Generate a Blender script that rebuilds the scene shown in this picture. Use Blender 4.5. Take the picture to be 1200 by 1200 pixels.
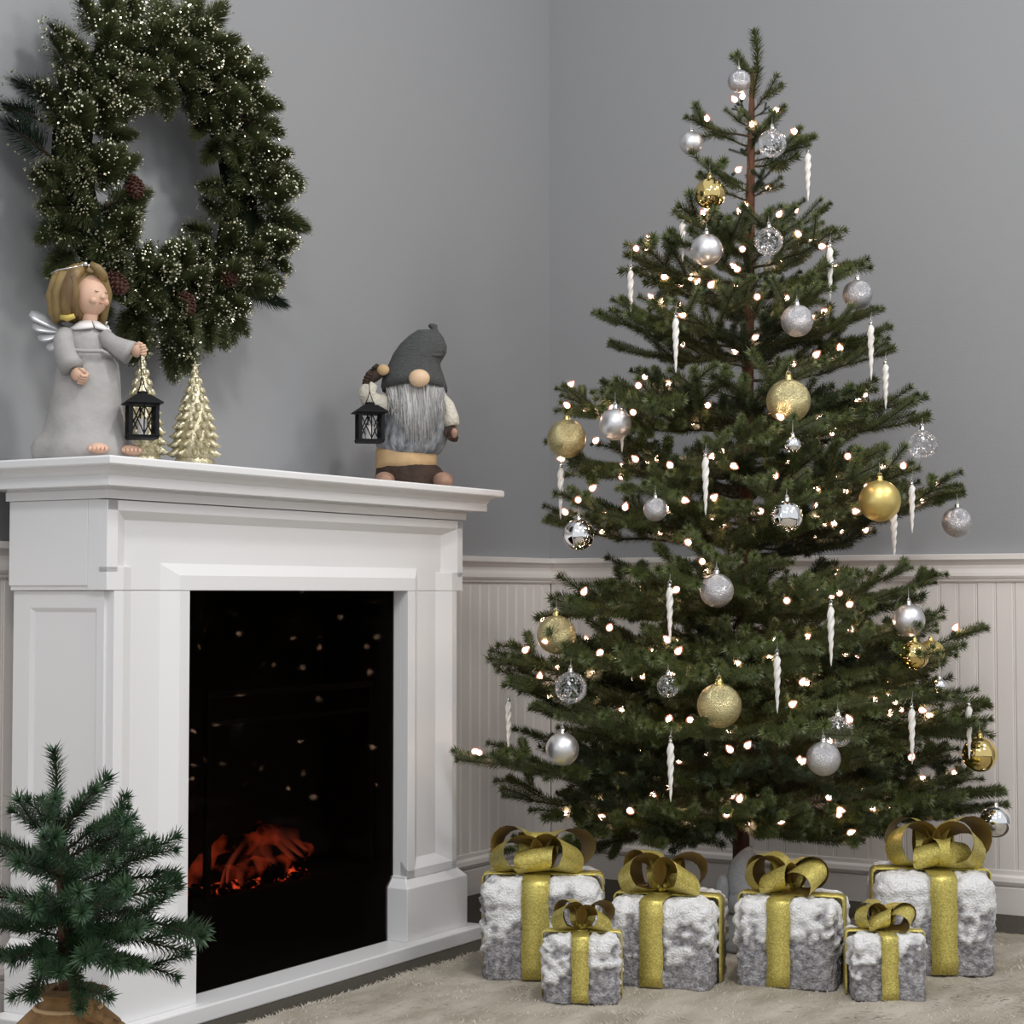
import bpy, bmesh, math, random
from mathutils import Vector, Matrix, noise

for o in list(bpy.data.objects): bpy.data.objects.remove(o)
SC = bpy.context.scene
COL = SC.collection
PI = math.pi
V3 = Vector

# ------------------------------------------------------------------ camera
F = 2184.0; HC = 0.77; PITCH = math.atan(95.0 / F)
cd = bpy.data.cameras.new('camera'); cam = bpy.data.objects.new('camera', cd); COL.objects.link(cam)
cam.location = (0, 0, HC); cam.rotation_euler = (PI / 2 + PITCH, 0, 0)
cd.sensor_width = 36.0; cd.lens = F / 1200.0 * 36.0; cd.clip_start = 0.05; cd.clip_end = 60
SC.camera = cam

# ------------------------------------------------------------------ light and exposure
w = bpy.data.worlds.new('world'); SC.world = w; w.use_nodes = True
bg = w.node_tree.nodes['Background']; bg.inputs[0].default_value = (0.93, 0.96, 1.0, 1); bg.inputs[1].default_value = 0.80
SC.view_settings.view_transform = 'Standard'; SC.view_settings.look = 'None'
SC.view_settings.exposure = 0.0; SC.view_settings.gamma = 1.0; SC.view_settings.use_curve_mapping = False

def area(name, loc, target, power, size, color, shape='DISK'):
    l = bpy.data.lights.new(name, 'AREA'); l.shape = shape; l.size = size; l.energy = power; l.color = color
    o = bpy.data.objects.new(name, l); COL.objects.link(o); o.location = loc
    o.rotation_euler = (V3(target) - V3(loc)).to_track_quat('-Z', 'Y').to_euler()
    o['kind'] = 'helper'
    return o
area('ceiling_or_fill_lamp', (0.52, 2.45, 2.95), (0.45, 2.9, 0), 21, 0.26, (1.0, 0.985, 0.96))
area('ceiling_or_fill_lamp', (-1.25, 0.9, 2.95), (-1.0, 1.4, 0), 6, 0.6, (0.97, 0.98, 1.0))
area('ceiling_or_fill_lamp', (2.3, 1.2, 2.95), (0.6, 3.6, 0.9), 14, 0.6, (1.0, 0.97, 0.94))
area('ceiling_or_fill_lamp', (2.15, 3.0, 2.95), (0.1, 4.6, 0.9), 15, 0.5, (1.0, 0.97, 0.94))  # added fill lamp, brightens the left wall near the corner
area('ceiling_or_fill_lamp', (-0.1, 0.2, 2.95), (0.2, 4.9, 0.7), 24, 0.6, (1.0, 0.98, 0.96))  # added front fill lamp, lifts the dark room corner
area('window_daylight', (-3.2, 1.6, 1.3), (0.2, 3.9, 0.8), 30, 1.5, (0.80, 0.90, 1.0), 'SQUARE')

# ------------------------------------------------------------------ frames
T = 1308.0 / F
U = V3((T, 1, 0)).normalized(); V = V3((U.y, -U.x, 0))     # U runs along the fireplace wall, V points out of it
ANG = math.atan2(U.y, U.x)
WU, WV = 4.49, -2.567                                     # right wall at U = WU, left wall at V = WV
FW = V3((0, math.cos(PITCH), math.sin(PITCH))); UP = V3((0, -math.sin(PITCH), math.cos(PITCH))); C0 = V3((0, 0, HC))
def W(u, v, z=0.0): return U * u + V * v + V3((0, 0, z))
def ray(x, y): return V3(((x - 600) / F, 0, 0)) + UP * ((600 - y) / F) + FW
def at(x, y, Y):
    d = ray(x, y); return C0 + d * (Y / d.y)
def onz(x, y, z):
    d = ray(x, y); return C0 + d * ((z - HC) / d.z)
def onv(x, y, v):
    d = ray(x, y); return C0 + d * ((v - C0.dot(V)) / d.dot(V))

# ------------------------------------------------------------------ materials
def nodes(m): return m.node_tree.nodes, m.node_tree.links
def mat(name, col, rough=0.5, metal=0.0, var=0.0, vscale=8.0, bump=0.0, bscale=60.0, col2=None, spec=0.5, stretch=None, island=0.0, detail=4.0):
    m = bpy.data.materials.new(name); m.use_nodes = True
    n, l = nodes(m); b = n['Principled BSDF']
    b.inputs['Base Color'].default_value = (*col, 1); b.inputs['Roughness'].default_value = rough
    b.inputs['Metallic'].default_value = metal; b.inputs['Specular IOR Level'].default_value = spec
    tc = n.new('ShaderNodeTexCoord'); src = tc.outputs['Object']
    if stretch:
        mp = n.new('ShaderNodeMapping'); mp.inputs['Scale'].default_value = stretch
        l.new(src, mp.inputs[0]); src = mp.outputs[0]
    if var or col2:
        c2 = col2 or tuple(max(0, c * (1 - var)) for c in col)
        t = n.new('ShaderNodeTexNoise'); t.inputs['Scale'].default_value = vscale; t.inputs['Detail'].default_value = detail
        l.new(src, t.inputs['Vector'])
        r = n.new('ShaderNodeValToRGB'); r.color_ramp.elements[0].position = 0.35; r.color_ramp.elements[1].position = 0.65
        r.color_ramp.elements[0].color = (*c2, 1); r.color_ramp.elements[1].color = (*col, 1)
        l.new(t.outputs['Fac'], r.inputs[0]); l.new(r.outputs[0], b.inputs['Base Color'])
    if island:
        g = n.new('ShaderNodeNewGeometry'); r = n.new('ShaderNodeValToRGB')
        c2 = col2 or tuple(max(0, c * (1 - island)) for c in col)
        r.color_ramp.elements[0].color = (*c2, 1); r.color_ramp.elements[1].color = (*col, 1)
        l.new(g.outputs['Random Per Island'], r.inputs[0]); l.new(r.outputs[0], b.inputs['Base Color'])
    if bump:
        t = n.new('ShaderNodeTexNoise'); t.inputs['Scale'].default_value = bscale; t.inputs['Detail'].default_value = 5
        l.new(src, t.inputs['Vector'])
        bp = n.new('ShaderNodeBump'); bp.inputs['Strength'].default_value = bump; bp.inputs['Distance'].default_value = 0.01
        l.new(t.outputs['Fac'], bp.inputs['Height']); l.new(bp.outputs[0], b.inputs['Normal'])
    return m
def glitter(name, col, scale, rough=0.3, strength=0.7, metal=0.85, col2=None):
    m = mat(name, col, rough, metal); n, l = nodes(m); b = n['Principled BSDF']
    tc = n.new('ShaderNodeTexCoord'); vo = n.new('ShaderNodeTexVoronoi'); vo.inputs['Scale'].default_value = scale
    l.new(tc.outputs['Object'], vo.inputs['Vector'])
    bp = n.new('ShaderNodeBump'); bp.inputs['Strength'].default_value = strength; bp.inputs['Distance'].default_value = 0.35 / scale
    s = n.new('ShaderNodeSeparateColor'); l.new(vo.outputs['Color'], s.inputs[0])
    mx = n.new('ShaderNodeMath'); mx.operation = 'ADD'; l.new(vo.outputs['Distance'], mx.inputs[0]); l.new(s.outputs[0], mx.inputs[1])
    l.new(mx.outputs[0], bp.inputs['Height']); l.new(bp.outputs[0], b.inputs['Normal'])
    r = n.new('ShaderNodeValToRGB'); c2 = col2 or tuple(c * 0.6 for c in col)
    r.color_ramp.elements[0].color = (*c2, 1); r.color_ramp.elements[1].color = (*col, 1)
    l.new(s.outputs[1], r.inputs[0]); l.new(r.outputs[0], b.inputs['Base Color'])
    return m
def emis(name, col, strength, base=(0.8, 0.8, 0.8)):
    m = mat(name, base, 0.3); b = m.node_tree.nodes['Principled BSDF']
    b.inputs['Emission Color'].default_value = (*col, 1); b.inputs['Emission Strength'].default_value = strength
    return m
def clear(name, tint, base_fac, bumpscale=0, bump=0.0, rough=0.03, gain=1.0):
    m = bpy.data.materials.new(name); m.use_nodes = True; n, l = nodes(m); n.remove(n['Principled BSDF'])
    out = n['Material Output']; tr = n.new('ShaderNodeBsdfTransparent'); tr.inputs[0].default_value = (*tint, 1)
    gl = n.new('ShaderNodeBsdfGlossy'); gl.inputs['Roughness'].default_value = rough; gl.inputs[0].default_value = (1, 1, 1, 1)
    mx = n.new('ShaderNodeMixShader'); fr = n.new('ShaderNodeFresnel'); fr.inputs[0].default_value = 1.45
    a = n.new('ShaderNodeMath'); a.operation = 'MULTIPLY_ADD'; a.inputs[1].default_value = gain; a.inputs[2].default_value = base_fac; a.use_clamp = True
    l.new(fr.outputs[0], a.inputs[0]); l.new(a.outputs[0], mx.inputs[0]); l.new(tr.outputs[0], mx.inputs[1]); l.new(gl.outputs[0], mx.inputs[2])
    l.new(mx.outputs[0], out.inputs[0])
    if bump:
        tc = n.new('ShaderNodeTexCoord'); t = n.new('ShaderNodeTexVoronoi'); t.inputs['Scale'].default_value = bumpscale; t.feature = 'DISTANCE_TO_EDGE'
        l.new(tc.outputs['Object'], t.inputs['Vector'])
        bp = n.new('ShaderNodeBump'); bp.inputs['Strength'].default_value = bump; bp.inputs['Distance'].default_value = 0.1
        l.new(t.outputs['Distance'], bp.inputs['Height']); l.new(bp.outputs[0], gl.inputs['Normal']); l.new(bp.outputs[0], fr.inputs['Normal'])
    return m

M = {}
M['wall'] = mat('grey_wall_paint', (0.300, 0.304, 0.312), 0.75, bump=0.06, bscale=220)
M['panel'] = mat('offwhite_wainscot_paint', (0.82, 0.77, 0.73), 0.5, bump=0.02, bscale=90)
M['white'] = mat('white_mantel_paint', (0.80, 0.795, 0.80), 0.38, bump=0.015, bscale=150)
M['carpet'] = mat('brown_carpet', (0.085, 0.072, 0.052), 0.95, var=0.5, vscale=260, bump=0.5, bscale=300)
M['rug'] = mat('cream_fur_backing', (0.44, 0.395, 0.33), 0.95, col2=(0.27, 0.24, 0.185), vscale=5, stretch=(1, 2.6, 1), detail=8)
M['fur'] = mat('cream_fur_strands', (0.52, 0.475, 0.40), 0.9, col2=(0.34, 0.305, 0.245), vscale=6, stretch=(1, 2.6, 1), detail=7)
M['black'] = mat('black_metal', (0.008, 0.008, 0.009), 0.6, spec=0.2)
M['firebox'] = mat('black_firebox_lining', (0.050, 0.040, 0.033), 0.8, bump=0.2, bscale=30)
M['dglass'] = clear('tinted_fire_glass', (0.42, 0.40, 0.39), 0.0, rough=0.02, gain=0.012)
M['bark'] = mat('brown_trunk_bark', (0.14, 0.062, 0.032), 0.9, var=0.6, vscale=60, bump=0.6, bscale=120, stretch=(1, 1, 0.4))
M['twig'] = mat('brown_twig', (0.055, 0.04, 0.02), 0.9)
M['needle'] = mat('green_spruce_needles', (0.120, 0.138, 0.036), 0.5, island=0.5, col2=(0.030, 0.050, 0.014))
M['inner'] = mat('shade_toned_inner_needles', (0.050, 0.068, 0.020), 0.55, island=0.6, col2=(0.012, 0.022, 0.008))  # shade of the tree's interior put into the needle colour of filler branches
M['pneedle'] = mat('deep_green_needles', (0.046, 0.094, 0.038), 0.42, island=0.5, col2=(0.014, 0.042, 0.018))
M['wneedle'] = mat('olive_wreath_needles', (0.140, 0.155, 0.055), 0.5, island=0.6, col2=(0.028, 0.045, 0.018))
M['dneedle'] = mat('dark_wreath_needles', (0.02, 0.042, 0.022), 0.6, island=0.4)
M['ringmat'] = mat('dark_wire_ring', (0.010, 0.014, 0.008), 1.0, spec=0.0)
M['tipglit'] = mat('gold_glitter_tips', (0.86, 0.84, 0.62), 0.22, 0.85, island=0.4)
M['cone'] = mat('pinecone_brown', (0.085, 0.024, 0.014), 0.6, var=0.4, vscale=50)
M['bulb'] = emis('warm_white_bulb', (1.0, 0.68, 0.48), 42.0)
M['bulbglow'] = emis('rosy_bulb_glow', (1.0, 0.42, 0.27), 1.6)  # rosy band at the bulb base, imitates the pink fringe of the glare
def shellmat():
    m = bpy.data.materials.new('rosy_bloom_shell'); m.use_nodes = True; n, l = nodes(m); n.remove(n['Principled BSDF'])
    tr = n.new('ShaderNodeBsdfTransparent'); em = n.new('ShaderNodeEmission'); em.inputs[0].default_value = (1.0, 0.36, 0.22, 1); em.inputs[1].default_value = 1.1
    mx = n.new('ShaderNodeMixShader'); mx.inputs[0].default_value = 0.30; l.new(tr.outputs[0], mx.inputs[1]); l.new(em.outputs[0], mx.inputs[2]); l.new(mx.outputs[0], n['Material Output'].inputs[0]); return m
M['shell'] = shellmat()  # glowing shell added round each bulb to imitate lens bloom
M['socket'] = mat('green_bulb_socket', (0.02, 0.045, 0.02), 0.5)
M['wire'] = mat('dark_green_wire', (0.012, 0.022, 0.012), 0.5)
M['chrome'] = mat('silver_chrome', (0.88, 0.88, 0.89), 0.04, 1.0)
M['goldchrome'] = mat('gold_chrome', (0.78, 0.60, 0.24), 0.06, 1.0)
M['mattesilver'] = mat('matte_silver', (0.72, 0.71, 0.72), 0.36, 0.9)
M['mattegold'] = mat('matte_gold', (0.72, 0.56, 0.20), 0.38, 0.85)
M['glitsilver'] = glitter('silver_glitter', (0.66, 0.65, 0.67), 17, 0.30, 0.38, 0.95, (0.46, 0.45, 0.47))
M['glitgold'] = glitter('gold_glitter', (0.74, 0.66, 0.38), 19, 0.30, 0.38, 0.95, (0.48, 0.41, 0.20))
def crackle():
    m = clear('clear_crackle_glass', (0.97, 0.97, 0.98), 0.015, gain=0.55, rough=0.03); n, l = nodes(m); out = n['Material Output']; prev = out.inputs[0].links[0].from_socket
    tc = n.new('ShaderNodeTexCoord'); t = n.new('ShaderNodeTexNoise'); t.inputs['Scale'].default_value = 2.6; t.inputs['Detail'].default_value = 1.5; l.new(tc.outputs['Object'], t.inputs['Vector'])
    a = n.new('ShaderNodeMath'); a.operation = 'SUBTRACT'; a.inputs[1].default_value = 0.5; b = n.new('ShaderNodeMath'); b.operation = 'ABSOLUTE'; l.new(t.outputs['Fac'], a.inputs[0]); l.new(a.outputs[0], b.inputs[0])
    rp_ = n.new('ShaderNodeValToRGB'); e = rp_.color_ramp.elements; e[0].position = 0.006; e[0].color = (0.75, 0.75, 0.75, 1); e[1].position = 0.022; e[1].color = (0, 0, 0, 1); l.new(b.outputs[0], rp_.inputs[0])
    gl = n.new('ShaderNodeBsdfPrincipled'); gl.inputs['Base Color'].default_value = (0.9, 0.9, 0.92, 1); gl.inputs['Metallic'].default_value = 0.4; gl.inputs['Roughness'].default_value = 0.25
    mx = n.new('ShaderNodeMixShader'); l.new(rp_.outputs[0], mx.inputs[0]); l.new(prev, mx.inputs[1]); l.new(gl.outputs[0], mx.inputs[2]); l.new(mx.outputs[0], out.inputs[0]); return m
M['clear'] = crackle()
M['cap'] = mat('silver_cap', (0.75, 0.74, 0.72), 0.25, 1.0)
M['gcap'] = mat('gold_cap', (0.75, 0.58, 0.22), 0.25, 1.0)
M['string'] = mat('white_string', (0.6, 0.58, 0.54), 0.8)
M['icicle'] = mat('frosted_white_icicle', (0.86, 0.83, 0.79), 0.25, var=0.12, vscale=40)
M['ribbon'] = glitter('gold_glitter_ribbon', (0.78, 0.67, 0.20), 420, 0.35, 0.5, 0.55, (0.46, 0.38, 0.09))
M['ribin'] = mat('brown_gold_ribbon_back', (0.27, 0.175, 0.045), 0.5, 0.3)
M['gold_cer'] = glitter('champagne_glitter_ceramic', (0.72, 0.66, 0.48), 330, 0.3, 0.6, 0.7, (0.50, 0.45, 0.29))
M['burlap'] = mat('brown_burlap', (0.36, 0.205, 0.082), 0.95, var=0.35, vscale=30, bump=0.5, bscale=260)
M['dress'] = mat('grey_painted_dress', (0.40, 0.385, 0.375), 0.7, var=0.16, vscale=22, bump=0.15, bscale=90)
M['skin'] = mat('peach_skin_paint', (0.72, 0.46, 0.33), 0.55, var=0.12, vscale=30)
M['blush'] = mat('rosy_paint', (0.62, 0.29, 0.22), 0.55)
M['hair'] = mat('golden_brown_hair_paint', (0.31, 0.215, 0.075), 0.5, col2=(0.13, 0.075, 0.03), vscale=28, stretch=(1, 1, 0.4))
M['blonde'] = mat('yellow_hair_tip_paint', (0.55, 0.42, 0.10), 0.45)
M['collar'] = mat('white_collar_paint', (0.80, 0.77, 0.75), 0.55)
M['wing'] = mat('silver_wing_paint', (0.66, 0.66, 0.68), 0.3, 0.45, var=0.25, vscale=40)
M['ink'] = mat('dark_eye_paint', (0.05, 0.03, 0.025), 0.5)
M['hat'] = mat('grey_knit_wool', (0.085, 0.088, 0.088), 0.95, bump=0.5, bscale=120, stretch=(1, 1, 4), var=0.35, vscale=110)
M['sweater'] = mat('charcoal_knit_wool', (0.10, 0.112, 0.125), 0.95, col2=(0.34, 0.35, 0.36), vscale=70, stretch=(1.0, 1.0, 0.45), bump=0.6, bscale=120)
M['beard'] = mat('grey_beard_hair', (0.66, 0.64, 0.61), 0.7, island=0.6, col2=(0.27, 0.27, 0.28))
M['beardbase'] = mat('grey_beard_felt', (0.25, 0.25, 0.26), 0.9)
M['fluff'] = mat('cream_fleece', (0.62, 0.58, 0.49), 0.95, bump=0.6, bscale=120)
M['brown'] = mat('dark_brown_felt', (0.052, 0.028, 0.018), 0.85, var=0.4, vscale=50, bump=0.3, bscale=120)
M['tan'] = mat('tan_suede', (0.62, 0.42, 0.22), 0.8, var=0.25, vscale=25)
M['nose'] = mat('peach_wood_nose', (0.74, 0.52, 0.33), 0.45, var=0.1, vscale=20)
M['toe'] = mat('pinkish_suede_toe', (0.40, 0.235, 0.165), 0.8, var=0.45, vscale=40)
M['greyplush'] = mat('pale_blue_grey_plush', (0.36, 0.375, 0.39), 0.9, var=0.15, vscale=25, bump=0.3, bscale=140)

def mixgift():
    m = mat('snow_flocked_grey', (0.5, 0.5, 0.5), 0.8); n, l = nodes(m); b = n['Principled BSDF']
    tc = n.new('ShaderNodeTexCoord'); sp = n.new('ShaderNodeSeparateXYZ'); l.new(tc.outputs['Object'], sp.inputs[0])
    at_ = n.new('ShaderNodeAttribute'); at_.attribute_name = 'snow'
    t2 = n.new('ShaderNodeTexNoise'); t2.inputs['Scale'].default_value = 110; t2.inputs['Detail'].default_value = 6; l.new(tc.outputs['Object'], t2.inputs['Vector'])
    r2 = n.new('ShaderNodeValToRGB'); r2.color_ramp.elements[0].color = (0.17, 0.16, 0.17, 1); r2.color_ramp.elements[1].color = (0.46, 0.44, 0.46, 1)
    r2.color_ramp.elements[0].position = 0.35; r2.color_ramp.elements[1].position = 0.65
    l.new(t2.outputs['Fac'], r2.inputs[0])
    mx = n.new('ShaderNodeMix'); mx.data_type = 'RGBA'; l.new(at_.outputs['Fac'], mx.inputs[0]); l.new(r2.outputs[0], mx.inputs[6]); mx.inputs[7].default_value = (0.80, 0.79, 0.79, 1)
    l.new(mx.outputs[2], b.inputs['Base Color'])
    bp = n.new('ShaderNodeBump'); bp.inputs['Strength'].default_value = 1.0; bp.inputs['Distance'].default_value = 0.006
    t3 = n.new('ShaderNodeTexNoise'); t3.inputs['Scale'].default_value = 230; t3.inputs['Detail'].default_value = 4; l.new(tc.outputs['Object'], t3.inputs['Vector'])
    l.new(t3.outputs['Fac'], bp.inputs['Height']); l.new(bp.outputs[0], b.inputs['Normal'])
    return m
M['gift'] = mixgift()
def embermat(name, base, lo, hi, strength, scale):
    m = mat(name, base, 0.9); n, l = nodes(m); b = n['Principled BSDF']
    tc = n.new('ShaderNodeTexCoord'); t = n.new('ShaderNodeTexNoise'); t.inputs['Scale'].default_value = scale; t.inputs['Detail'].default_value = 5
    l.new(tc.outputs['Object'], t.inputs['Vector'])
    r = n.new('ShaderNodeValToRGB'); e = r.color_ramp.elements; e[0].position = lo; e[0].color = (0, 0, 0, 1); e[1].position = hi; e[1].color = (1.0, 0.10, 0.03, 1)
    l.new(t.outputs['Fac'], r.inputs[0]); l.new(r.outputs[0], b.inputs['Emission Color']); b.inputs['Emission Strength'].default_value = strength
    return m
M['ember'] = embermat('glowing_embers', (0.02, 0.01, 0.008), 0.53, 0.68, 5.0, 34)
M['log'] = embermat('charred_log', (0.022, 0.012, 0.009), 0.50, 0.82, 1.1, 16)
def flamemat():
    m = bpy.data.materials.new('red_flame'); m.use_nodes = True; n, l = nodes(m); n.remove(n['Principled BSDF'])
    out = n['Material Output']; tr = n.new('ShaderNodeBsdfTransparent'); em = n.new('ShaderNodeEmission'); em.inputs[0].default_value = (1.0, 0.15, 0.07, 1); em.inputs[1].default_value = 1.5
    at_ = n.new('ShaderNodeAttribute'); at_.attribute_name = 'fade'
    mx = n.new('ShaderNodeMixShader'); l.new(at_.outputs['Fac'], mx.inputs[0]); l.new(tr.outputs[0], mx.inputs[1]); l.new(em.outputs[0], mx.inputs[2]); l.new(mx.outputs[0], out.inputs[0])
    return m
M['flame'] = flamemat()

# ------------------------------------------------------------------ mesh helpers
class MB:
    def __init__(s): s.v = []; s.f = []; s.m = []
    def add(s, vs, fs, mi=0):
        b = len(s.v); s.v += [tuple(p) for p in vs]; s.f += [tuple(b + i for i in f) for f in fs]; s.m += [mi] * len(fs)
    def box(s, x0, x1, y0, y1, z0, z1, mi=0):
        s.add([(x0, y0, z0), (x1, y0, z0), (x1, y1, z0), (x0, y1, z0), (x0, y0, z1), (x1, y0, z1), (x1, y1, z1), (x0, y1, z1)],
              [(0, 3, 2, 1), (4, 5, 6, 7), (0, 1, 5, 4), (1, 2, 6, 5), (2, 3, 7, 6), (3, 0, 4, 7)], mi)
    def loft(s, rings, caps=True, mi=0, closed=False):
        n = len(rings[0]); vs = [p for r in rings for p in r]; fs = []
        k = len(rings)
        for i in range(k if closed else k - 1):
            a = i * n; b = ((i + 1) % k) * n
            for j in range(n): fs.append((a + j, a + (j + 1) % n, b + (j + 1) % n, b + j))
        if caps and not closed: fs.append(tuple(range(n - 1, -1, -1))); fs.append(tuple((k - 1) * n + j for j in range(n)))
        s.add(vs, fs, mi)
    def strip(s, ra, rb, mi=0):
        n = len(ra); s.add(list(ra) + list(rb), [(i, i + 1, n + i + 1, n + i) for i in range(n - 1)], mi)
    def tube(s, path, rad, n=8, mi=0, caps=True, flat=1.0):
        path = [V3(p) for p in path]
        if not isinstance(rad, (list, tuple)): rad = [rad] * len(path)
        rings = []; pn = None
        for i, p in enumerate(path):
            t = (path[min(i + 1, len(path) - 1)] - path[max(i - 1, 0)]).normalized()
            if pn is None: pn = t.orthogonal().normalized()
            pn = (pn - t * pn.dot(t)); pn = pn.normalized() if pn.length > 1e-6 else t.orthogonal().normalized()
            bn = t.cross(pn)
            rings.append([p + (pn * math.cos(a) + bn * math.sin(a) * flat) * rad[i] for a in (2 * PI * j / n for j in range(n))])
        s.loft(rings, caps, mi)
    def ell(s, c, r, nu=16, nv=10, mi=0, rot=None, fn=None):
        c = V3(c); rings = []
        for i in range(nv + 1):
            th = PI * (i + (0.02 if i == 0 else -0.02 if i == nv else 0)) / nv; ring = []
            for j in range(nu):
                ph = 2 * PI * j / nu
                d = V3((math.sin(th) * math.cos(ph), math.sin(th) * math.sin(ph), -math.cos(th)))
                p = V3((d.x * r[0], d.y * r[1], d.z * r[2]))
                if fn: p = fn(d, p)
                if rot: p = rot @ p
                ring.append(c + p)
            rings.append(ring)
        s.loft(rings, True, mi)
    def lathe(s, prof, n=24, mi=0, c=(0, 0, 0), caps=True, fn=None):
        rings = []
        for r, z in prof:
            ring = []
            for j in range(n):
                a = 2 * PI * j / n; rr = r * (fn(a, z) if fn else 1)
                ring.append(V3(c) + V3((rr * math.cos(a), rr * math.sin(a), z)))
            rings.append(ring)
        s.loft(rings, caps, mi)
    def prism(s, poly, fn0, fn1, mi=0):
        n = len(poly); s.add([fn0(p) for p in poly] + [fn1(p) for p in poly],
            [tuple(range(n - 1, -1, -1)), tuple(range(n, 2 * n))] + [(i, (i + 1) % n, n + (i + 1) % n, n + i) for i in range(n)], mi)
    def mesh(s, name, mats, smooth=False, fix=True):
        me = bpy.data.meshes.new(name); me.from_pydata(s.v, [], s.f)
        for m in mats: me.materials.append(M[m] if isinstance(m, str) else m)
        if len(mats) > 1: me.polygons.foreach_set('material_index', s.m)
        if smooth: me.polygons.foreach_set('use_smooth', [True] * len(s.f))
        if fix:
            bm = bmesh.new(); bm.from_mesh(me); bmesh.ops.recalc_face_normals(bm, faces=bm.faces); bm.to_mesh(me); bm.free()
        me.update(); return me

def tag(o, label=None, cat=None, group=None, kind=None):
    if label: o['label'] = label
    if cat: o['category'] = cat
    if group: o['group'] = group
    if kind: o['kind'] = kind
    return o
def empty(name, loc=(0, 0, 0), rz=0.0):
    o = bpy.data.objects.new(name, None); COL.objects.link(o); o.location = loc; o.rotation_euler = (0, 0, rz); o.empty_display_size = 0.05
    return o
def link(name, me, parent=None, loc=(0, 0, 0), bevel=0, label=None, sharp=None):
    o = bpy.data.objects.new(name, me); COL.objects.link(o); o.location = loc
    if parent: o.parent = parent
    if bevel:
        b = o.modifiers.new('bevel', 'BEVEL'); b.width = bevel; b.segments = 2; b.limit_method = 'ANGLE'; b.angle_limit = math.radians(40)
    if label: o['label'] = label
    return o
def part(name, mb, mats, parent=None, loc=(0, 0, 0), smooth=False, bevel=0, label=None):
    if isinstance(mats, str): mats = [mats]
    return link(name, mb.mesh(name, mats, smooth), parent, loc, bevel, label)
def lerp(a, b, t): return a + (b - a) * t
def interp(tab, x):
    if x <= tab[0][0]: return tab[0][1]
    for (a, b), (c, d) in zip(tab, tab[1:]):
        if x <= c: return lerp(b, d, (x - a) / (c - a))
    return tab[-1][1]

# ================================================================== THE SETTING (room frame: x = u, y = -v)
def struct(name, mb, mats, loc, bevel=0):
    o = part(name, mb, mats, None, loc, bevel=bevel); o.rotation_euler = (0, 0, ANG); o['kind'] = 'structure'; return o
m = MB(); m.box(-4.5, 0.14, -4.5, 0.14, -0.06, 0.0)
floor = struct('floor', m, 'carpet', W(WU, WV))
m = MB(); m.box(-3.6, 0.0, 0.0, 0.12, 0.0, 3.1)
wall_left = struct('wall_left', m, 'wall', W(WU, WV))
m = MB(); m.box(0.0, 0.12, -3.6, 0.12, 0.0, 3.1)
wall_right = struct('wall_right', m, 'wall', W(WU, WV))
# beadboard planks, one object each, shared mesh: 46 mm board with a bead at one edge
def plank_mesh():
    prof = [(0.0003, 0), (0.0003, 0.0056), (0.0020, 0.0075), (0.0385, 0.0075), (0.0400, 0.0057), (0.0412, 0.0057), (0.0424, 0.0074), (0.0442, 0.0074), (0.0456, 0.0056), (0.0456, 0)]
    m = MB(); m.prism(prof, lambda p: (p[0], -p[1], 0.06), lambda p: (p[0], -p[1], 0.82)); return m.mesh('wainscot_plank', ['panel'])
pm = plank_mesh()
for i in range(62): link('wainscot_plank', pm, wall_left, (-0.0075 - 0.046 * (i + 1), 0, 0))
for i in range(40):
    o = link('wainscot_plank', pm, wall_right, (0, -0.0075 - 0.046 * i, 0)); o.rotation_euler = (0, 0, -PI / 2)
RAIL = [(0, 0.796), (0.010, 0.796), (0.013, 0.800), (0.013, 0.8045), (0.016, 0.806), (0.019, 0.812), (0.018, 0.820), (0.014, 0.830), (0.014, 0.838), (0.020, 0.847), (0.027, 0.852), (0.027, 0.864), (0, 0.866)]
BASE = [(0, 0.0), (0.016, 0.0), (0.016, 0.062), (0.013, 0.066), (0.018, 0.070), (0.021, 0.078), (0.018, 0.088), (0.011, 0.094), (0.010, 0.104), (0, 0.106)]
def run(name, prof, side):
    m = MB()
    if side == 'left': m.prism(prof, lambda p: (-3.4, -p[0], p[1]), lambda p: (-p[0], -p[0], p[1]))
    else: m.prism(prof, lambda p: (-p[0], -p[0], p[1]), lambda p: (-p[0], -3.4, p[1]))
    return struct(name, m, 'panel', W(WU, WV))
run('trim_1', RAIL, 'left'); run('trim_2', RAIL, 'right'); run('baseboard_left', BASE, 'left'); run('baseboard_right', BASE, 'right')

# ================================================================== RUG
random.seed(5)
rug = empty('fur_rug', W(3.0, -0.9, 0.0), ANG); tag(rug, 'cream and beige mottled fur rug spread in front of the fireplace', 'rug')
RX0, RX1, RY0, RY1 = -2.1, 1.17, -1.6, 1.225           # local: x along u, y = toward the fireplace wall
def rug_h(x, y):
    e = min(x - RX0, RX1 - x, y - RY0, RY1 - y)
    k = max(0.0, min(1.0, e / 0.03))
    return 0.004 + k ** 0.5 * (0.011 + 0.004 * noise.noise((x * 7, y * 12, 1)) + 0.004 * noise.noise((x * 22, y * 30, 5)))
m = MB(); NX, NY = 190, 170
vs = [(lerp(RX0, RX1, i / NX), lerp(RY0, RY1, j / NY), 0) for j in range(NY + 1) for i in range(NX + 1)]
vs = [(x + 0.008 * noise.noise((x * 9, y * 9, 3)), y + 0.008 * noise.noise((x * 9, y * 9, 7)), rug_h(x, y)) for x, y, z in vs]
m.add(vs, [(j * (NX + 1) + i, j * (NX + 1) + i + 1, (j + 1) * (NX + 1) + i + 1, (j + 1) * (NX + 1) + i) for j in range(NY) for i in range(NX)])
part('backing', m, 'rug', rug, smooth=True)
m = MB()
vs = []; fs = []
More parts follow.
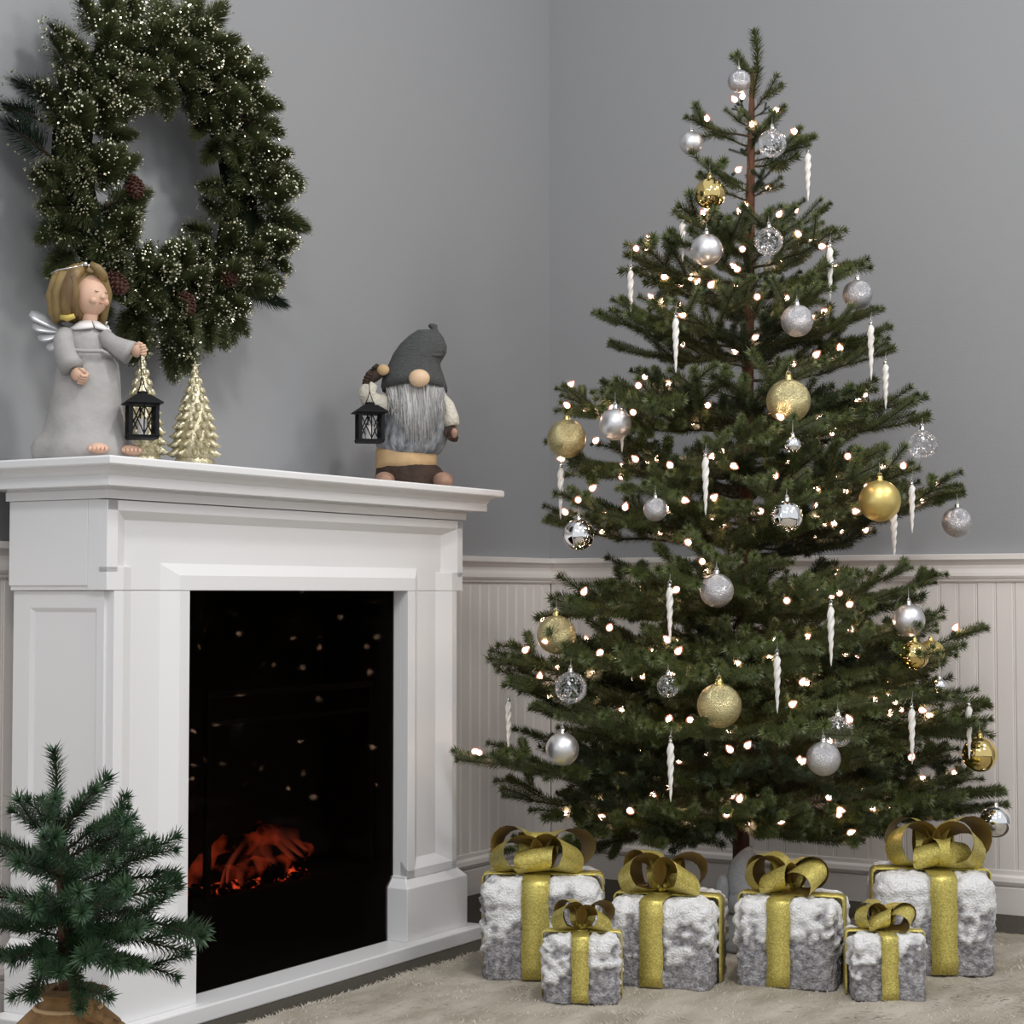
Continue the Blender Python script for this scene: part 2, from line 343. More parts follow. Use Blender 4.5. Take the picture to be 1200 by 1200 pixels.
for k in range(60000):
    x = random.uniform(-1.2, RX1); y = random.uniform(-1.1, RY1)
    a = 2.4 * noise.noise((x * 3, y * 3, 9)) + 0.6 + random.gauss(0, 0.5); L = random.uniform(0.010, 0.022)
    dx, dy = math.cos(a), math.sin(a); w_ = random.uniform(0.001, 0.0022); h = rug_h(x, y)
    b = len(vs)
    vs += [(x - dy * w_, y + dx * w_, h - 0.001), (x + dy * w_, y - dx * w_, h - 0.001), (x + dx * L, y + dy * L, h + random.uniform(0.000, 0.0035))]
    fs.append((b, b + 1, b + 2))
m.add(vs, fs); me = m.mesh('pile', ['fur'], fix=False)
tag(link('pile', me, rug), kind='stuff')

# ================================================================== FIREPLACE MANTEL (local x = u - UC, y = -(v - VF); VF face plane)
UC, VF = 2.97, -2.250
mantel = empty('fireplace_mantel', W(UC, VF, 0), ANG); tag(mantel, 'white painted fireplace mantel with panelled pilasters and stepped shelf', 'fireplace')
uL, uR = 2.615 - UC, 3.323 - UC            # opening
oL, oR = 2.417 - UC, 3.517 - UC            # lower outer
tL, tR = 2.398 - UC, 3.541 - UC            # header outer
YB = 0.235; ZT = 0.775; RC = 0.018
def mpart(name, m, bevel=0.0012, parent=mantel): return part(name, m, 'white', parent, bevel=bevel)
m = MB(); m.box(2.36 - UC, 3.58 - UC, -0.042, YB, 0.0, 0.030); mpart('hearth_slab', m, 0.003)
for sx, (a, b) in (('l', (2.398 - UC, 2.624 - UC)), ('r', (3.302 - UC, 3.540 - UC))):
    m = MB(); c = 0.014
    o0 = a; o1 = b
    ring = lambda d, z: [V3((a + d, -0.014 + d, z)), V3((b - d, -0.014 + d, z)), V3((b - d, YB, z)), V3((a + d, YB, z))]
    m.loft([ring(0, 0.030), ring(0, 0.142), ring(0.016, 0.160), ring(0.016, 0.165)]); mpart('plinth', m)
# pilasters
def zpr(m, prof, z0, z1): m.prism(prof, lambda p: (p[0], p[1], z0), lambda p: (p[0], p[1], z1))
def xpr(m, prof, x0, x1): m.prism(prof, lambda p: (x0, p[0], p[1]), lambda p: (x1, p[0], p[1]))
for side in (-1, 1):
    a, b = (oL, uL) if side < 0 else (uR, oR)
    m = MB(); m.box(a, b, RC, YB if side > 0 else YB, 0.16, ZT - 0.001)
    pil = mpart('pilaster', m)
    z0, z1 = 0.16, ZT - 0.001
    m = MB()                                                   # outer stile, chamfered toward the field
    if side > 0: zpr(m, [(oR, 0), (3.498 - UC, 0), (3.455 - UC, RC + 0.001), (oR, RC + 0.001)], z0, z1)
    else: zpr(m, [(oL, 0), (2.440 - UC, 0), (2.480 - UC, RC + 0.001), (oL, RC + 0.001)], z0, z1)
    mpart('outer_stile', m, 0.0008, pil)
    m = MB()                                                   # inner stile by the opening
    if side > 0: zpr(m, [(uR, 0), (3.350 - UC, 0), (3.386 - UC, RC + 0.001), (uR, RC + 0.001)], z0, z1)
    else: zpr(m, [(uL, 0), (2.588 - UC, 0), (2.552 - UC, RC + 0.001), (uL, RC + 0.001)], z0, z1)
    mpart('inner_stile', m, 0.0008, pil)
    m = MB(); xpr(m, [(0, z0), (0, 0.178), (RC + 0.001, 0.200), (RC + 0.001, z0)], a, b); mpart('bottom_rail', m, 0.0008, pil)
    if side < 0:                                               # raised frame on the side that faces left
        m = MB(); sy0, sy1 = 0.044, 0.186
        fr = lambda d, x: [V3((x, sy0 - d, 0.735 + d)), V3((x, sy1 + d, 0.735 + d)), V3((x, sy1 + d, 0.205 - d)), V3((x, sy0 - d, 0.205 - d))]
        m.loft([fr(0.0, oL + 0.001), fr(0.009, oL - 0.006), fr(0.016, oL - 0.006), fr(0.016, oL + 0.001)], caps=False)
        m.box(oL - 0.006, oL + 0.002, RC, sy0 - 0.016, 0.16, ZT - 0.0012); m.box(oL - 0.006, oL + 0.002, sy1 + 0.016, YB, 0.16, ZT - 0.0012)
        m.box(oL - 0.006, oL + 0.002, sy0 - 0.016, sy1 + 0.016, 0.751, ZT - 0.0012); m.box(oL - 0.006, oL + 0.002, sy0 - 0.016, sy1 + 0.016, 0.16, 0.189)
        mpart('side_panel_frame', m, 0, pil)
# header
m = MB(); m.box(tL, tR, RC, 0.045, ZT, 0.933); m.box(tL, tL + 0.02, 0.0455, YB, ZT + 0.008, 0.933)
m.box(tR - 0.02, tR, 0.0455, YB, ZT + 0.008, 0.933); m.box(tL + 0.005, tR - 0.005, 0.0455, YB - 0.01, ZT + 0.03, 0.93)
m.box(tL + 0.004, tL + 0.02, 0.0455, YB, ZT, ZT + 0.009)
hd = mpart('header', m)
m = MB()                                                       # inner frame over the opening, mitred
ring = lambda x, sx, z, up: [V3((x, 0, z)), V3((x + sx * 0.027 * 0.0, 0, z))]
prof = [(0.0, RC + 0.001), (0.0, 0.0), (0.027, 0.0), (0.050, RC + 0.001)]
prL = [(0.0, RC + 0.001), (0.0, 0.0), (0.027, 0.0), (0.063, RC + 0.001)]; prR = [(0.0, RC + 0.001), (0.0, 0.0), (0.027, 0.0), (0.063, RC + 0.001)]
m.loft([[V3((uL - d, y, ZT)) for d, y in prL], [V3((uL - dl, y, ZT + d)) for (d, y), (dl, _) in zip(prof, prL)],
        [V3((uR + dr, y, ZT + d)) for (d, y), (dr, _) in zip(prof, prR)], [V3((uR + d, y, ZT)) for d, y in prR]])
mpart('opening_moulding', m, 0.0008, hd)
m = MB()
zpr(m, [(tR, 0), (3.520 - UC, 0), (3.476 - UC, RC + 0.001), (tR, RC + 0.001)], 0.806, 0.932)
zpr(m, [(tR, 0), (3.498 - UC, 0), (3.455 - UC, RC + 0.001), (tR, RC + 0.001)], ZT, 0.816)
zpr(m, [(tL, 0), (2.424 - UC, 0), (2.462 - UC, RC + 0.001), (tL, RC + 0.001)], 0.806, 0.932)
zpr(m, [(tL, 0), (2.440 - UC, 0), (2.480 - UC, RC + 0.001), (tL, RC + 0.001)], ZT, 0.816)
xpr(m, [(0, 0.932), (0, 0.914), (RC + 0.001, 0.898), (RC + 0.001, 0.932)], tL + 0.001, tR - 0.001)
mpart('panel_moulding', m, 0.0008, hd)
def crown(name, prof, ov0, yb=0.06):                                    # moulding wrapped round front and both ends
    m = MB(); rings = []
    P = lambda d, z: [V3((tL - d, YB + yb, z)), V3((tL - d, -d, z)), V3((tR + d, -d, z)), V3((tR + d, YB + yb, z))]
    m.loft([P(d, z) for d, z in prof]); return mpart(name, m, 0.0006)
crown('neck_band', [(0.006, 0.9335), (0.006, 0.949), (0.003, 0.951), (0.003, 0.9535)], 0, 0.004)
crown('dentil_band', [(0.040, 0.9535), (0.040, 0.971), (0.042, 0.9725)], 0)
crown('cove', [(0.042, 0.9725), (0.045, 0.979), (0.052, 0.984), (0.060, 0.9865)], 0)
m = MB(); P = lambda d, z: [V3((tL - 0.068 - d, YB + 0.062, z)), V3((tL - 0.068 - d, -0.068 - d, z)), V3((tR + 0.068 + d, -0.068 - d, z)), V3((tR + 0.068 + d, YB + 0.062, z))]
m.loft([P(-0.002, 0.9865), P(0, 0.989), P(0, 0.999), P(-0.003, 1.002)]); mpart('mantel_shelf', m, 0)
ZM = 1.002

# ---- electric firebox standing in the opening
fb = empty('electric_fire', W(2.969, -2.287, 0.03), ANG); tag(fb, 'black electric fire with dark glass and glowing red embers inside the mantel', 'fire')
hw = 0.3535; FH = 0.7445; FD = 0.19
m = MB()
m.box(-hw, hw, FD - 0.012, FD, 0, FH); m.box(-hw, -hw + 0.012, 0.004, FD - 0.012, 0, FH); m.box(hw - 0.012, hw, 0.004, FD - 0.012, 0, FH)
m.box(-hw + 0.012, hw - 0.012, 0.004, FD - 0.012, FH - 0.012, FH); m.box(-hw + 0.012, hw - 0.012, 0.004, FD - 0.012, 0, 0.012)
part('housing', m, 'firebox', fb)
m = MB(); m.box(-hw, hw, 0, 0.003, 0, FH); part('glass_panel', m, 'dglass', fb)
m = MB()
for (x0, x1, z0, z1) in ((-0.245, 0.295, 0.540, 0.553), (-0.245, 0.295, 0.488, 0.496), (-0.245, -0.232, 0.16, 0.540), (0.282, 0.295, 0.16, 0.540)): m.box(x0, x1, 0.010, 0.022, z0, z1)
part('inner_frame', m, 'firebox', fb, bevel=0.002)
m = MB(); m.box(-hw + 0.013, hw - 0.013, 0.006, 0.06, 0.012, 0.165); m.box(-hw + 0.013, hw - 0.013, 0.06, FD - 0.013, 0.012, 0.16); part('lower_panel', m, 'firebox', fb)
random.seed(11)
def lump(m, c, r, sc):
    m.ell(c, r, 12, 8, fn=lambda d, p: p * (1 + 0.35 * noise.noise(V3(c) * 50 + d * 2.2)))
m = MB()
for k in range(46):
    x = random.uniform(-0.235, 0.15); lump(m, (x, random.uniform(0.03, 0.14), 0.162 + random.uniform(0, 0.016)), (random.uniform(0.010, 0.024), 0.014, random.uniform(0.006, 0.014)), 1)
part('ember_bed', m, 'ember', fb, smooth=True)
for (p, q, r) in (((-0.25, 0.09, 0.222), (0.03, 0.06, 0.232), 0.022), ((-0.03, 0.055, 0.218), (0.19, 0.085, 0.246), 0.021), ((-0.17, 0.125, 0.25), (0.10, 0.13, 0.275), 0.022),
                  ((-0.20, 0.13, 0.225), (-0.13, 0.075, 0.295), 0.017), ((0.05, 0.13, 0.30), (0.15, 0.075, 0.245), 0.018)):
    m = MB(); a, b = (V3(((e[0] + 0.272) * 0.84 - 0.222, e[1], e[2] - 0.036)) for e in (p, q)); n_ = 8
    m.tube([a.lerp(b, i / n_) + V3((0, 0, 0.004 * math.sin(i * 2.1 + r * 900))) for i in range(n_ + 1)], [r * (0.85 + 0.2 * math.sin(i * 1.7 + r * 500)) for i in range(n_ + 1)], 10)
    part('log', m, 'log', fb, smooth=True)
def flame(x, z0, h, lean, w_, y, peak):
    x = (x + 0.272) * 0.84 - 0.217; z0 -= 0.014; h *= 0.72; lean *= 0.85
    m = MB(); n_ = 10; cols = 5; vs = []; fade = []
    for i in range(n_ + 1):
        s = i / n_
        for j in range(cols):
            q = j / (cols - 1) * 2 - 1
            ww = w_ * (0.35 + 1.1 * s) ; vs.append((x + lean * s + q * ww, y + 0.006 * math.cos(q * 1.5) + 0.01 * math.sin(s * 4), z0 + h * s))
            fade.append(peak * (1 - q * q) * (1 - s) ** 1.3 * min(1, s * 7 + 0.15))
    m.add(vs, [(i * cols + j, i * cols + j + 1, (i + 1) * cols + j + 1, (i + 1) * cols + j) for i in range(n_) for j in range(cols - 1)])
    me = m.mesh('flame', ['flame'], True, False); a = me.attributes.new('fade', 'FLOAT', 'POINT'); a.data.foreach_set('value', fade)
    link('flame', me, fb)
for f_ in ((-0.272, 0.205, 0.05, 0.022, 0.007, 0.03, 0.9), (-0.225, 0.19, 0.13, 0.085, 0.008, 0.03, 0.55), (-0.195, 0.195, 0.11, 0.055, 0.009, 0.035, 0.75), (-0.150, 0.185, 0.09, 0.012, 0.020, 0.03, 0.42),
           (-0.07, 0.205, 0.12, -0.010, 0.030, 0.035, 0.36), (-0.01, 0.205, 0.12, -0.060, 0.026, 0.04, 0.40), (0.06, 0.212, 0.12, -0.105, 0.022, 0.035, 0.55), (0.10, 0.215, 0.10, -0.105, 0.020, 0.04, 0.60), (0.125, 0.225, 0.08, -0.08, 0.018, 0.045, 0.5)): flame(*f_)

# ================================================================== NEEDLE BRANCHES
def needle(vs, fs, ms, p, d, L, w_, side, mi=1):
    b = len(vs); q = p + d * (L * 0.45)
    vs.append(p); vs.append(q + side * w_); vs.append(p + d * L); vs.append(q - side * w_); fs.append((b, b + 1, b + 2, b + 3)); ms.append(mi)
def twig(mb, path, nl, nw, dens, rng, r0=0.0022, r1=0.0009, start=0.0, up=0.25, tipclose=0.05, n_stem=4):
    path = [V3(p) for p in path]; k = len(path)
    mb.tube(path, [lerp(r0, r1, i / (k - 1)) for i in range(k)], n_stem, 0, caps=False)
    L = sum((path[i + 1] - path[i]).length for i in range(k - 1)); n = int(L * dens); vs = []; fs = []; ms = []
    ph = rng.uniform(0, 6)
    for i in range(n):
        s = (i + rng.random()) / n
        if s < start and rng.random() > 0.25: continue
        f = s * (k - 1); a = min(int(f), k - 2); p = path[a].lerp(path[a + 1], f - a); t = (path[a + 1] - path[a]).normalized()
        nn = t.cross(V3((0, 0, 1))); nn = nn.normalized() if nn.length > 1e-4 else t.orthogonal().normalized(); bb = nn.cross(t)
        ph += 2.39996; ang = math.radians(lerp(62, 58, s) * (1 - tipclose * max(0, (s - 0.82) / 0.18))) + rng.gauss(0, 0.10)
        o = nn * math.cos(ph) + bb * math.sin(ph); d = (t * math.cos(ang) + o * math.sin(ang) + V3((0, 0, up * 0.3))).normalized()
        sd = d.cross(o if abs(d.dot(o)) < 0.95 else t).normalized()
        needle(vs, fs, ms, p, d, nl * rng.uniform(0.8, 1.12), nw, sd)
    t = (path[-1] - path[-2]).normalized(); nn = t.orthogonal().normalized(); bb = nn.cross(t)
    for i in range(24):                                       # blunt tuft at the tip
        ph += 2.39996; ang = rng.uniform(0.2, 1.25); o = nn * math.cos(ph) + bb * math.sin(ph); d = (t * math.cos(ang) + o * math.sin(ang)).normalized()
        needle(vs, fs, ms, path[-1] - t * nl * 0.2, d, nl * rng.uniform(0.55, 0.9), nw, d.cross(o if abs(d.dot(o)) < 0.95 else t).normalized())
    b = len(mb.v); mb.v += [tuple(v) for v in vs]; mb.f += [tuple(b + i for i in f) for f in fs]; mb.m += ms
def curve(a, b, sag, n=5, side=None):
    a = V3(a); b = V3(b); L = (b - a).length; return [a.lerp(b, i / n) + V3((0, 0, sag * L * math.sin(PI * i / n))) for i in range(n + 1)]
def branch_mesh(L, seed, nl=0.0190, nw=0.00120, dens=2300, tw=1.0, mats=('twig', 'needle'), sag=-0.06, inner=0.22, spacing=0.066):
    rng = random.Random(seed); mb = MB(); n = 8; pts = []
    main = [V3((L * i / n, 0.012 * L * math.sin(i * 1.3 + seed), sag * L * math.sin(PI * i / n) + 0.01 * L * math.sin(i * 2.0 + seed))) for i in range(n + 1)]
    main[0] = V3((0, 0, 0)); main[-1] = V3((L, 0, 0))
    twig(mb, main, nl, nw, dens, rng, 0.0022 + 0.005 * L, 0.001, start=inner, n_stem=5)
    s = inner + 0.10 if L > 0.2 else 0.42; sd = rng.choice((-1, 1)); pts.append(main[-1].copy())
    while s < 0.93:
        f = s * n; a = int(f); p = main[a].lerp(main[min(a + 1, n)], f - a)
        l = tw * (0.070 + 0.32 * L * (1 - s) ** 0.8) * rng.uniform(0.8, 1.2); l = min(l, (1 - s) * L * 1.0 + 0.014); an = math.radians(rng.uniform(38, 56)); el = rng.uniform(-0.12, 0.42)
        d = V3((math.cos(an), sd * math.sin(an), el)).normalized(); e = p + d * l + V3((0.1 * l, 0, 0.06 * l))
        path = curve(p, e, 0.05 * rng.uniform(-1, 1)); twig(mb, path, nl, nw, dens, rng); pts.append(e)
        if l > 0.115:
            for q, s2 in ((0.40, 1), (0.62, -1), (0.8, 1)):
                pp = p.lerp(e, q); l2 = l * 0.5 * (1.15 - q) + 0.03; a2 = math.radians(45) * s2
                d2 = V3((d.x * math.cos(a2) - d.y * math.sin(a2), d.x * math.sin(a2) + d.y * math.cos(a2), d.z + rng.uniform(-0.2, 0.3))).normalized()
                twig(mb, curve(pp, pp + d2 * l2, 0.03), nl, nw, dens, rng); pts.append(pp + d2 * l2)
        sd = -sd; s += spacing / L * rng.uniform(0.7, 1.25) * (1.0 if L > 0.3 else 0.85)
    for q in (0.5, 0.72):                                     # upward tips
        if L > 0.3:
            f = q * n; p = main[int(f)]; e = p + V3((rng.uniform(0.2, 0.5), rng.uniform(-0.4, 0.4), 0.9)).normalized() * rng.uniform(0.05, 0.085)
            twig(mb, curve(p, e, 0), nl, nw, dens, rng); pts.append(e)
    me = mb.mesh('branch', list(mats), False, False); return me, main, pts
def place(o, base, tip, L, roll=0.0):
    x = (tip - base); ln = x.length; x = x / ln; y = V3((0, 0, 1)).cross(x)
    y = y.normalized() if y.length > 0.05 else V3((0, -1, 0)).cross(x).normalized()
    z = x.cross(y); R = Matrix((x, y, z)).transposed() @ Matrix.Rotation(roll, 3, 'X')
    k = ln / L; o.matrix_local = Matrix.Translation(base) @ R.to_4x4() @ Matrix.Scale(k, 4); return Matrix.Translation(base) @ R.to_4x4() @ Matrix.Scale(k, 4)

# ================================================================== CHRISTMAS TREE
TY = 4.22; TB = onz(868, 1090, 0.016); TX0 = at(868, 990, TY).x; TX1 = at(881, 110, TY).x
KT = TY / F
def zy(y): return at(870, y, TY).z
def axis(z): return V3((lerp(TX0, TX1, max(0, (z - 0.2) / 1.7)), TY, z))
tree = empty('christmas_tree', axis(0.016)); tag(tree, 'tall green spruce tree with warm white lights in the room corner', 'christmas tree')
tree.location.x = TX0; TO = tree.location.copy()
RP = sorted([(zy(y), r * KT) for y, r in ((40, 8), (85, 36), (125, 44), (165, 62), (235, 80), (300, 130), (370, 165), (460, 200), (540, 215), (610, 240), (690, 235), (750, 280), (820, 285), (885, 315), (935, 310), (985, 270), (1000, 240))])
def RZ(z): return interp(RP, z)
m = MB(); zs = [0.016, 0.10, 0.25, 0.5, 0.9, 1.3, 1.6, 1.85, 1.97]
m.tube([axis(z) - TO for z in zs], [0.019, 0.019, 0.019, 0.018, 0.016, 0.0135, 0.0115, 0.008, 0.004], 12); part('trunk', m, 'bark', tree, smooth=True)
for k in range(4):
    a = k * PI / 2 + 0.5; m = MB(); m.tube([V3((0, 0, 0.10)), V3((0.10 * math.cos(a), 0.10 * math.sin(a), 0.05)), V3((0.20 * math.cos(a), 0.20 * math.sin(a), 0.006))], 0.008, 6); part('stand_leg', m, 'black', tree)
BR = {}
for L in (0.66, 0.50, 0.36, 0.25, 0.16, 0.10):
    BR[L] = [branch_mesh(L, int(L * 1000) + s, tw=(1.0 if L > 0.12 else 0.5)) for s in range(4 if L > 0.2 else 3)]
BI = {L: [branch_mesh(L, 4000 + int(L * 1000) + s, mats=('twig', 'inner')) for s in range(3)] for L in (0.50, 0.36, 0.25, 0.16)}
LEADER = branch_mesh(0.1401, 777, tw=0.02, inner=0.0, dens=3000, nl=0.022)
rt = random.Random(21)
branches = []
def add_branch(base, tip, roll=None, var=None):
    ln = (tip - base).length; L = min(BR, key=lambda q: abs(math.log(q / ln)))
    me, main, pts = var or rt.choice(BR[L]); L = main[-1].x
    o = bpy.data.objects.new('branch', me); COL.objects.link(o); o.parent = tree
    mt = place(o, base - TO, tip - TO, L, rt.uniform(-0.35, 0.35) if roll is None else roll); branches.append((mt, main, pts, base, tip)); return o
def wallclamp(p, keep=0.035):
    d = WU - keep - p.dot(U)
    if d < 0: p = p + U * d
    d = p.dot(V) - (WV + keep)
    if d < 0: p = p - V * d
    return p
# silhouette branches: (tip x, tip y, base y, depth offset)
SIL = [(914, 84, 132, -.03), (921, 126, 165, 0.02), (808, 134, 172, 0.0), (846, 126, 150, -.04), (951, 160, 190, 0.02), (938, 182, 195, 0.05), (812, 205, 235, 0.0), (920, 205, 232, -.03), (800, 255, 280, -.02), (978, 236, 290, 0.0),
       (916, 250, 285, -.05), (976, 268, 300, 0.04), (733, 297, 345, 0.0), (1022, 303, 335, 0.0), (770, 335, 350, 0.06), (690, 366, 405, 0.0), (712, 350, 398, -.05), (708, 404, 420, 0.02), (1045, 380, 428, 0.0), (1044, 402, 430, 0.06), (652, 462, 505, 0.0),
       (700, 445, 490, 0.05), (1090, 465, 490, 0.0), (1075, 485, 500, 0.06), (1028, 480, 505, -.08), (664, 540, 556, 0.0), (1071, 552, 565, 0.0), (632, 610, 628, -.02), (680, 590, 620, 0.05), (1126, 580, 612, 0.0), (1065, 600, 625, 0.05), (648, 698, 690, 0.0), (655, 715, 700, -.06),
       (1102, 682, 700, 0.0), (1085, 702, 715, 0.07), (570, 762, 780, 0.0), (590, 775, 790, -.08), (1162, 736, 775, 0.0), (1118, 765, 785, 0.06), (596, 802, 830, 0.02), (615, 830, 845, -.08), (1166, 828, 820, -.02), (1158, 850, 835, 0.05), (530, 890, 880, -.20),
       (584, 932, 925, 0.0), (572, 998, 940, -.12), (612, 905, 900, 0.08), (1118, 885, 895, -.06), (1176, 922, 925, 0.0), (1185, 942, 940, -.04), (1130, 950, 945, -.12), (1095, 950, 940, -.22), (750, 985, 955, -.3), (1000, 985, 955, -.3), (690, 962, 945, -.25), (920, 955, 930, -.45), (850, 950, 930, -.45), (940, 820, 830, -.4), (790, 955, 945, -.42)]
add_branch(axis(zy(118)), at(885, 38, TY), 0.0, LEADER)
for x, y, by, dy in SIL:
    tip = wallclamp(at(x, y, TY + dy)); b = axis(zy(by)); tip = tip - (tip - b).normalized() * 0.012; add_branch(b, tip, rt.uniform(-0.25, 0.25))

# ---- ornaments (px, py, r px, kind, label)
ORN = [
 (866, 95, 13.5, 'glitsilver', 'topmost small silver glitter bauble just under the tip of the christmas tree'),
 (810, 168, 14, 'mattesilver', 'small matte silver bauble jutting out left of the upper tree'),
 (905, 168, 17, 'clear', 'clear glass crackle bauble right of trunk, highest clear one'),
 (832, 227, 18.5, 'goldchrome', 'shiny gold mirror bauble left of the trunk near the treetop'),
 (828, 293, 19, 'mattesilver', 'matte silver bauble below the gold mirror bauble near the treetop'),
 (901, 283, 17, 'clear', 'clear glass bauble right of bare trunk, below the highest clear one'),
 (1005, 345, 17.5, 'glitsilver', 'silver glitter bauble on the upper right branch tip beside two icicles'),
 (934, 376, 19, 'glitsilver', 'silver glitter bauble right above the large gold glitter bauble'),
 (924, 470, 26, 'glitgold', 'large gold glitter bauble at the upper front of the tree'),
 (664, 514, 23, 'glitgold', 'gold glitter bauble at the far left branch tip against grey wall'),
 (721, 497, 19, 'mattesilver', 'matte silver bauble with an icicle behind it, left side of tree'),
 (929, 521, 9.5, 'chrome', 'tiny silver mirror bauble below the large upper gold glitter bauble'),
 (1081, 521, 18, 'clear', 'clear glass bauble hanging free at right against the grey wall'),
 (1031, 587, 24.5, 'mattegold', 'large smooth matte gold bauble on the right side of tree'),
 (1122, 612, 18, 'glitsilver', 'silver glitter bauble hanging at the far right branch against grey wall'),
 (922, 605, 18.5, 'chrome', 'silver mirror bauble at the middle front of the tree'),
 (768, 597, 14, 'glitsilver', 'small silver glitter bauble half sunk in needles at middle left'),
 (678, 627, 18.5, 'chrome', 'silver mirror bauble at the left edge just above the chair rail'),
 (840, 692, 20, 'glitsilver', 'silver glitter bauble at the middle front beside a hanging icicle'),
 (652, 744, 23, 'glitgold', 'gold glitter bauble at lower left in front of white wainscot'),
 (1065, 727, 19, 'mattesilver', 'matte silver bauble at right in front of white wainscot'),
 (1072, 768, 17, 'goldchrome', 'dark gold mirror bauble right beneath the right matte silver bauble'),
 (1091, 766, 16, 'mattegold', 'matte gold bauble peeking from behind the dark gold mirror bauble'),
 (1101, 804, 8.5, 'chrome', 'tiny silver mirror bauble at lower right beside a glowing bulb'),
 (669, 806, 19, 'clear', 'clear glass bauble at lower left above a matte silver bauble'),
 (783, 804, 13.5, 'clear', 'small clear crackle bauble in needles left of lower gold glitter bauble'),
 (843, 827, 26, 'glitgold', 'large gold glitter bauble at the lower front of the tree'),
 (982, 857, 18.5, 'clear', 'clear glass bauble behind a silver glitter bauble, lower right front'),
 (965, 889, 20, 'glitsilver', 'lowest silver glitter bauble, in front of the clear glass bauble'),
 (659, 878, 19.5, 'mattesilver', 'lowest matte silver bauble, at the lower left branches'),
 (1148, 884, 20.5, 'goldchrome', 'gold mirror bauble at lower right with an icicle before it'),
 (1167, 963, 18.5, 'chrome', 'silver mirror bauble at the bottom right over the largest gift'),
]
ICI = [
 (947, 178, 236, 'white twisted icicle at the top right, highest of all icicles'),
 (973, 289, 353, 'white twisted icicle right of the clear glass balls near treetop'),
 (800, 260, 306, 'white twisted icicle behind the matte silver bauble near the treetop'),
 (739, 316, 375, 'white twisted icicle at the upper left branch tip against the wall'),
 (792, 372, 437, 'white twisted icicle in front of dense needles at upper left'),
 (1021, 380, 446, 'white twisted icicle under the silver glitter bauble at upper right'),
 (1038, 426, 480, 'white icicle behind the right branch, its lower end hidden by needles'),
 (827, 535, 604, 'white twisted icicle at the middle front, left of silver mirror bauble'),
 (657, 548, 609, 'white twisted icicle below the far left gold glitter bauble'),
 (729, 480, 530, 'white icicle mostly hidden behind the left matte silver bauble'),
 (1048, 600, 655, 'white icicle hanging beneath the large matte gold bauble'),
 (1069, 568, 625, 'white icicle beside two bulbs, right of the large matte gold bauble'),
 (785, 688, 755, 'white twisted icicle left of the middle silver glitter bauble'),
 (974, 711, 781, 'white twisted icicle at the lower middle right before dark needles'),
 (911, 769, 836, 'white twisted icicle right of the large lower gold glitter bauble'),
 (596, 822, 881, 'white twisted icicle at the far left lower branch against wainscot'),
 (786, 871, 940, 'lowest white twisted icicle, at the front left of the tree'),
 (1069, 831, 896, 'white twisted icicle at lower right between dark branches'),
 (1136, 828, 890, 'white twisted icicle in front of the gold mirror bauble'),
]
def depth_for(px, py, push=0.02):
    z = zy(py); ax = axis(z); lat = (px - 600) / F * TY - ax.x; R = RZ(z) * 0.92
    return TY - math.sqrt(max(R * R - lat * lat, (0.22 * R) ** 2)) - push
def sphere_mesh(k):
    m = MB(); m.ell((0, 0, 0), (1, 1, 1), 36, 24); return m.mesh('ball', [k], True)
SPH = {k: sphere_mesh(k) for k in ('glitsilver', 'mattesilver', 'clear', 'goldchrome', 'glitgold', 'chrome', 'mattegold')}
def cap_mesh(k):
    m = MB(); m.lathe([(0.20, -0.06), (0.215, -0.02), (0.20, 0.0), (0.185, 0.10), (0.17, 0.22), (0.10, 0.25)], 14)
    m.loft([[V3((0.09 * math.cos(a) + 0.022 * math.cos(a) * math.cos(b), 0.022 * math.sin(b), 0.31 + 0.09 * math.sin(a) + 0.022 * math.sin(a) * math.cos(b))) for b in (2 * PI * j / 5 for j in range(5))] for a in (2 * PI * i / 12 for i in range(12))], closed=True)
    return m.mesh('cap', [k], True)
CAP = {'cap': cap_mesh('cap'), 'gcap': cap_mesh('gcap')}
def string_part(parent, z0, z1, dx=0.0):
    m = MB(); m.tube([(0, 0, z0), (dx * 0.4, 0, lerp(z0, z1, 0.5)), (dx, 0, z1)], 0.0006, 4); part('string', m, 'string', parent)
SUP = []
for x, y, r, k, lab in ORN:
    yy = depth_for(x, y)
    if 'behind' in lab.split(',')[0] and k in ('clear', 'mattegold'): yy += 0.06
    if k == 'chrome' and r < 10: yy -= 0.05
    c = at(x, y, yy)
    c = wallclamp(c, 0.05); rr = r * c.y / F
    o = empty('bauble', c - V3((0, 0, rr))); fin = {'glitsilver': 'silver glitter', 'glitgold': 'gold glitter'}
    tag(o, lab, 'bauble', 'baubles on the christmas tree')
    b = link('ball', SPH[k], o, (0, 0, rr)); b.scale = (rr,) * 3
    cpm = CAP['gcap' if 'gold' in k else 'cap']; cs = max(rr, 0.026) * 0.92
    b = link('cap', cpm, o, (0, 0, rr * 1.985)); b.scale = (cs,) * 3
    top = 2 * rr + 0.37 * cs; s = 0.022 if r > 10 else 0.03
    string_part(o, top - 0.004, top + s); SUP.append(c + V3((0, 0, top - rr + s)))
def icicle_mesh():
    m = MB(); rings = []; n = 40
    for i in range(n + 1):
        s = i / n; r = 0.0066 * interp([(0, 0.06), (0.06, 0.25), (0.35, 0.62), (0.75, 1.0), (0.93, 0.95), (1, 0.55)], s); tw = s * 11.0
        rings.append([V3((r * (1 + 0.22 * math.cos(3 * (a))) * math.cos(a + tw), r * (1 + 0.22 * math.cos(3 * a)) * math.sin(a + tw), 0.125 * s)) for a in (2 * PI * j / 15 for j in range(15))])
    m.loft(rings); return m.mesh('twisted_spire', ['icicle'], True)
IM = icicle_mesh()
